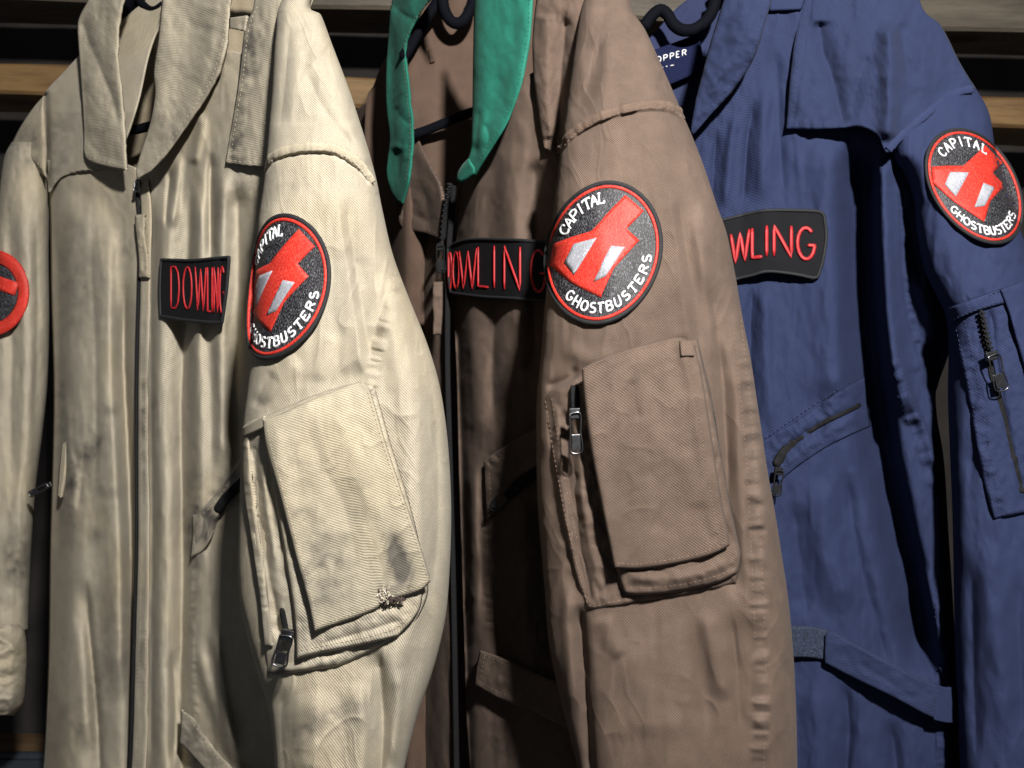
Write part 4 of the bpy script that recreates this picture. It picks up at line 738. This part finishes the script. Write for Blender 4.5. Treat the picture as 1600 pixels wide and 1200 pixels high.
# near shoulder yoke with its square corner
yC = Surf(lambda px, py: kC(px) - .010 - .00008*np.clip(px-1228, 0, 160) + .00010*np.clip(120-py, 0, 400)).fold('1280,30 1286,80 1300,120 1318,200', -9, 12, 14, e=.08).fold('1388,30 1392,90 1392,160 1388,226', 11, 16, 13, e=.12).fold('1404,30 1412,80 1420,130', -6, 8, 14).fold('1360,80 1340,130 1330,190', -5, 16, 14).fold('1440,60 1446,110 1440,150', 3, 14, 12).fold('1250,60 1246,130 1246,190', 2, 12, 12).wrinkle(.6, 44, 80, 44, .3).noise(1.6, 40, 60, 185).noise(.7, 14, 20, 186)
yC.seam('1240,190 1280,196 1318,190', 1.4, 8, 14, 20).step('1242,193 1262,60 1275,-30', -1.2, 3, 1)
yC.fold('1386,238 1416,212 1456,177 1494,152 1530,143', 3, 6, 7, e=0)
sheet('shoulder_yoke', C, yC, M_C2, '1262,-90 1252,0 1240,70 1233,130 1228,202', '1420,-90 1440,8 1471,41 1500,98 1525,139', T='1330,-60 1390,-30', B='1270,203 1315,201 1345,199 1372,214 1386,240 1408,216 1450,180 1492,150', step=2.4, th=.0026, round_=2.4, rpx=5)
stitches(C, yC, M_TH_C, ['1271,-40 1261,10 1250,70 1243,130 1239,192', '1240,192 1270,194 1312,192', '1388,226 1412,203 1452,169 1490,143 1520,134'], L=5, lift=.35)
welt('shoulder_seam', C, yC, M_Cw, '1388,234 1410,211 1450,176 1490,147 1520,138', .0034, .2, .26, seed=7)
sheet('strap_loop', C, over(lambda a, b: kC(a) + 0*b, 6), M_C, '1200,-20 1201,10 1202,18', '1262,-30 1256,6 1251,16', step=2.4, th=.0026, round_=2, rpx=4)
# collar leaf
lC = Surf(lambda px, py: kC(px) - .030 + .018*sm((py-40-.9*(1195-px))/130.)).fold('1180,-20 1160,60 1120,130', 5, 22, 22).fold('1196,30 1172,104 1128,156', 2, 10, 7, e=0).noise(2.4, 36, 40, 191).noise(.7, 12, 14, 192)
sheet('collar_leaf', C, lC, M_C2, '1142,-60 1130,0 1112,60 1098,110 1086,160 1078,208', '1222,-60 1206,0 1196,36 1184,76 1170,106 1142,146 1104,186', B='1082,212 1090,204', step=2.4, th=.0032, round_=2.6, rpx=6)
stitches(C, lC, M_TH_C, ['1214,-40 1199,2 1189,36 1177,74 1164,101 1137,139 1100,178'], L=4.8, lift=.4)
# sleeve
LC = '1330,-150 1372,20 1388,150 1396,240 1412,270 1426,310 1434,370 1444,420 1462,460 1477,492 1482,540 1481,620 1484,700 1488,800 1490,900 1492,1000 1496,1100 1502,1240 1510,1420'
RC = '1420,-150 1442,8 1472,40 1500,98 1526,140 1546,178 1556,240 1570,290 1585,330 1602,382 1626,450 1660,540 1690,640 1700,800 1710,1000 1712,1200 1700,1420'
tC = Tube(LC, RC, [(-160, .76), (0, .715), (200, .700), (450, .690), (800, .685), (1420, .69)], [(-160, .02), (100, .022), (170, .034), (280, .052), (450, .062), (800, .062), (1420, .060)], 2.8)
sC = Surf(tC.base())
sC.fold('1410,240 1420,280 1434,340', -8, 8, 10).fold('1470,180 1452,260 1446,330', 3, 18, 18).fold('1540,330 1570,390 1590,430', -2.5, 14, 16).fold('1540,400 1576,400 1600,410', 2, 12, 12)
sC.seam('1480,486 1510,470 1560,454', 1.5, 9, 17, 9).fold('1500,620 1500,760 1506,900', 4, 12, 14).fold('1518,860 1520,1000 1526,1200', -5, 12, 10).fold('1550,840 1560,960 1570,1150', 5, 22, 14).fold('1590,880 1592,1010 1600,1180', -4, 10, 12).wrinkle(.9, 44, 130, 40, .2).noise(2.0, 44, 120, 195).noise(.7, 16, 30, 196)
tC.make('sleeve', C, sC, M_C, 128, 1720, 170, 2.8)
pC_ = Surf(tC.base(2.8)).noise(1.0, 60, 90, 195)
fC = lambda u, v: (1527 + 73*u - 17*v - 5*u*u, 291 + 15*u - 87*v)
round_patch(C, fC, over(pC_, 2.8), 0, 'round black patch with red ring near the edge of the picture', cap=(140, 66), low=(222, 330))
ntC = Surf(lambda px, py: kC(px) - .009).fold('1160,330 1154,440', -2, 14, e=0).fold('1196,320 1192,440', 2, 16, e=0).noise(.8, 40, 40, 198)
name_tape(C, ntC, '1060,362 1060,405 1066,452', '1288,338 1291,370 1286,405 1278,432', '1100,350 1137,342 1170,334 1200,329 1250,329 1280,331', '1110,448 1150,436 1175,430 1200,424 1240,428 1270,434',
  [('D', 1074, 1096, 388, 381, 436, 429), ('O', 1106, 1132, 379, 371, 427, 418), ('W', 1142, 1171, 366, 358, 412, 405), ('L', 1174, 1191, 357, 354, 403, 401), ('I', 1192, 1204, 353, 352, 401, 400), ('N', 1208, 1238, 353, 353, 400, 402), ('G', 1245, 1273, 355, 357, 404, 406)],
  'black name tape with red letters partly behind the brown sleeve', r=.0017)
# slanting chest pocket
pkC = Surf(lambda px, py: cC(px, py) - .0022).seam('1208,700 1260,660 1330,610', 2.0, 16, 15, 21).fold('1208,724 1222,706 1270,672 1345,634', -3, 5, e=.05).fold('1215,740 1270,692 1345,650', 2, 8, e=.05).noise(1.2, 18, 18, 199)
cpC = sheet('chest_pocket_welt', C, pkC, M_C, '1190,690 1194,740 1198,780', '1352,590 1356,640 1360,666', T='1240,660 1300,620', B='1230,742 1280,706 1320,684', step=2.4, th=.0015, round_=1.2, rpx=4)
stitches(cpC, pkC, M_TH_C, ['1196,684 1240,654 1300,614 1345,588', '1225,728 1280,694 1340,662'], L=4.8, lift=.35)
thread('zip_opening', cpC, over(pkC, 1.4), M_ZIP, '1212,728 1226,706 1244,690', .0045, flat=.12)
thread('zip_opening', cpC, over(pkC, 1.2), M_ZIP, '1240,692 1280,664 1345,632', .0022, flat=.12)
zip_pull(cpC, 1216, 736, float(kC(1216)) - .012, -8, .020, .0065, M_ZIP)
# hook-and-loop strap at the waist
vC = Surf(lambda px, py: kC(px) - .007)
M_VEL = plain('hook and loop tape', (.020, .028, .052), .95, nz=.8, scale=900., bump=1.0)
sheet('fastening_tape', C, vC, M_VEL, '1222,978 1222,1004 1222,1028', '1312,990 1306,1010 1304,1034', T='1260,978 1290,984', B='1260,1028 1290,1032', step=2.6, th=.0018, round_=1.5, rpx=3)
wC = Surf(lambda px, py: kC(px) - .011 - .014*sm((px-1300)/120.)).fold('1330,1030 1380,1060 1440,1100', -1.2, 6, 8).fold('1390,1040 1440,1078 1470,1090', -1, 6, 6).noise(.9, 22, 16, 201)
wsC = sheet('waist_strap', C, wC, M_C2, '1289,992 1288,1012 1288,1036', '1468,1072 1466,1098 1463,1124', T='1300,986 1340,1008 1400,1040 1440,1060', B='1330,1058 1400,1092 1440,1114', step=2.4, th=.003, round_=2, rpx=4)
stitches(wsC, wC, M_TH_C, ['1294,992 1340,1014 1400,1046 1440,1066 1464,1077', '1293,1032 1335,1053 1404,1087 1460,1116', '1464,1078 1460,1116'], L=4.6, lift=.4)
lpC = Surf(lambda px, py: kC(px) - .0255 + .034*np.clip((px-1484)/24., 0, 1)**3)
sheet('strap_end', wsC, lpC, M_C, '1466,1071 1464,1098 1461,1125', '1508,1068 1508,1096 1507,1122', T='1480,1075 1496,1073', B='1480,1129 1498,1128', step=1.5, th=.003)
sheet('strap_end', wsC, lambda px, py: kC(px) - .004 + .008*np.clip((px-1484)/24., 0, 1)**2, M_C, '1470,1044 1480,1070 1482,1090', '1494,1048 1506,1060 1508,1082', step=1.6, th=.003)
# sleeve pocket at the picture edge
fcx = lambda p, dr: tC.base(p, dr)
pbC = Surf(fcx(3.0, .005)).noise(1.5, 22, 40, 205).noise(.5, 9, 12, 206).seam('1502,530 1524,620 1546,720 1560,800', 1.4, 9, 18, 22).fold('1546,480 1556,560 1576,680 1598,770', -4, 5, 6, e=.05)
pkc = sheet('sleeve_pocket', C, pbC, M_C, '1484,490 1494,540 1508,600 1524,690 1538,760 1553,812', '1680,430 1700,560 1710,700 1715,780', T='1510,478 1560,456 1610,440', B='1580,806 1620,798 1670,788', step=2.6, th=.003, round_=3, rpx=5)
pkc['label'] = 'navy sleeve pocket with its zip partly open'
stitches(pkc, pbC, M_TH_C, ['1489,492 1500,540 1514,600 1530,690 1544,758 1558,804 1580,799 1620,791', '1506,500 1516,540 1532,620 1550,720 1562,790'], L=5, lift=.4)
fC2 = Surf(fcx(3.4, .011)).noise(1.3, 20, 34, 208)
sheet('pocket_flap', pkc, fC2, M_C, '1562,452 1576,490 1590,540 1606,600 1620,690 1630,770', '1672,424 1696,560 1706,700 1710,770', T='1590,442 1630,432', step=2.6, th=.003, round_=2.5, rpx=5)
sheet('pocket_band', pkc, Surf(fcx(3.2, .009)).seam('1484,488 1520,474 1566,456', 1.0, 8, 16, 23), M_C, '1480,482 1483,494 1486,504', '1566,450 1568,464 1570,474', T='1520,466', B='1524,488', step=2.2, th=.003, round_=2, rpx=4)
stitches(pkc, Surf(fcx(3.2, .009)), M_TH_C, ['1484,484 1522,470 1564,454', '1488,500 1526,484 1568,470'], L=4.6, lift=.7)
thread('zip_opening', pkc, over(pbC, .9), M_ZIP, '1532,488 1540,530 1552,590 1566,640 1598,770', .0026, flat=.12)
teeth(pkc, over(Surf(fcx(3.0, .010)), 0), '1534,486 1541,520 1548,548', sp=4)
zip_pull(pkc, 1549, 556, float(pbC(np.array([1549.]), np.array([560.]))[0]) - .009, 14, .026, .0085, M_STL)
thread('eyelet', C, over(cC, 1), M_ZIP, [np.array([(1465+5*math.cos(t), 580+6*math.sin(t)) for t in np.linspace(0, 6.28, 12)])], .0009)
hanger('black plastic hanger inside the navy collar', '1119,-12 1180,-60 1330,-90', '1008,42 990,52 960,76', '1090,-40 1096,-80 1110,-110 1130,-110', None, lambda x: .775 + 0*x, .008)
thread('hanger_notch', [o for o in col.objects if o.name.startswith('clothes_hanger')][-1], lambda x, y: .772 + 0*x, M_HNG, '1004,46 1016,28 1030,16 1042,22 1052,38 1066,47 1084,46 1102,34 1114,14 1120,-14', .0058, k=10)
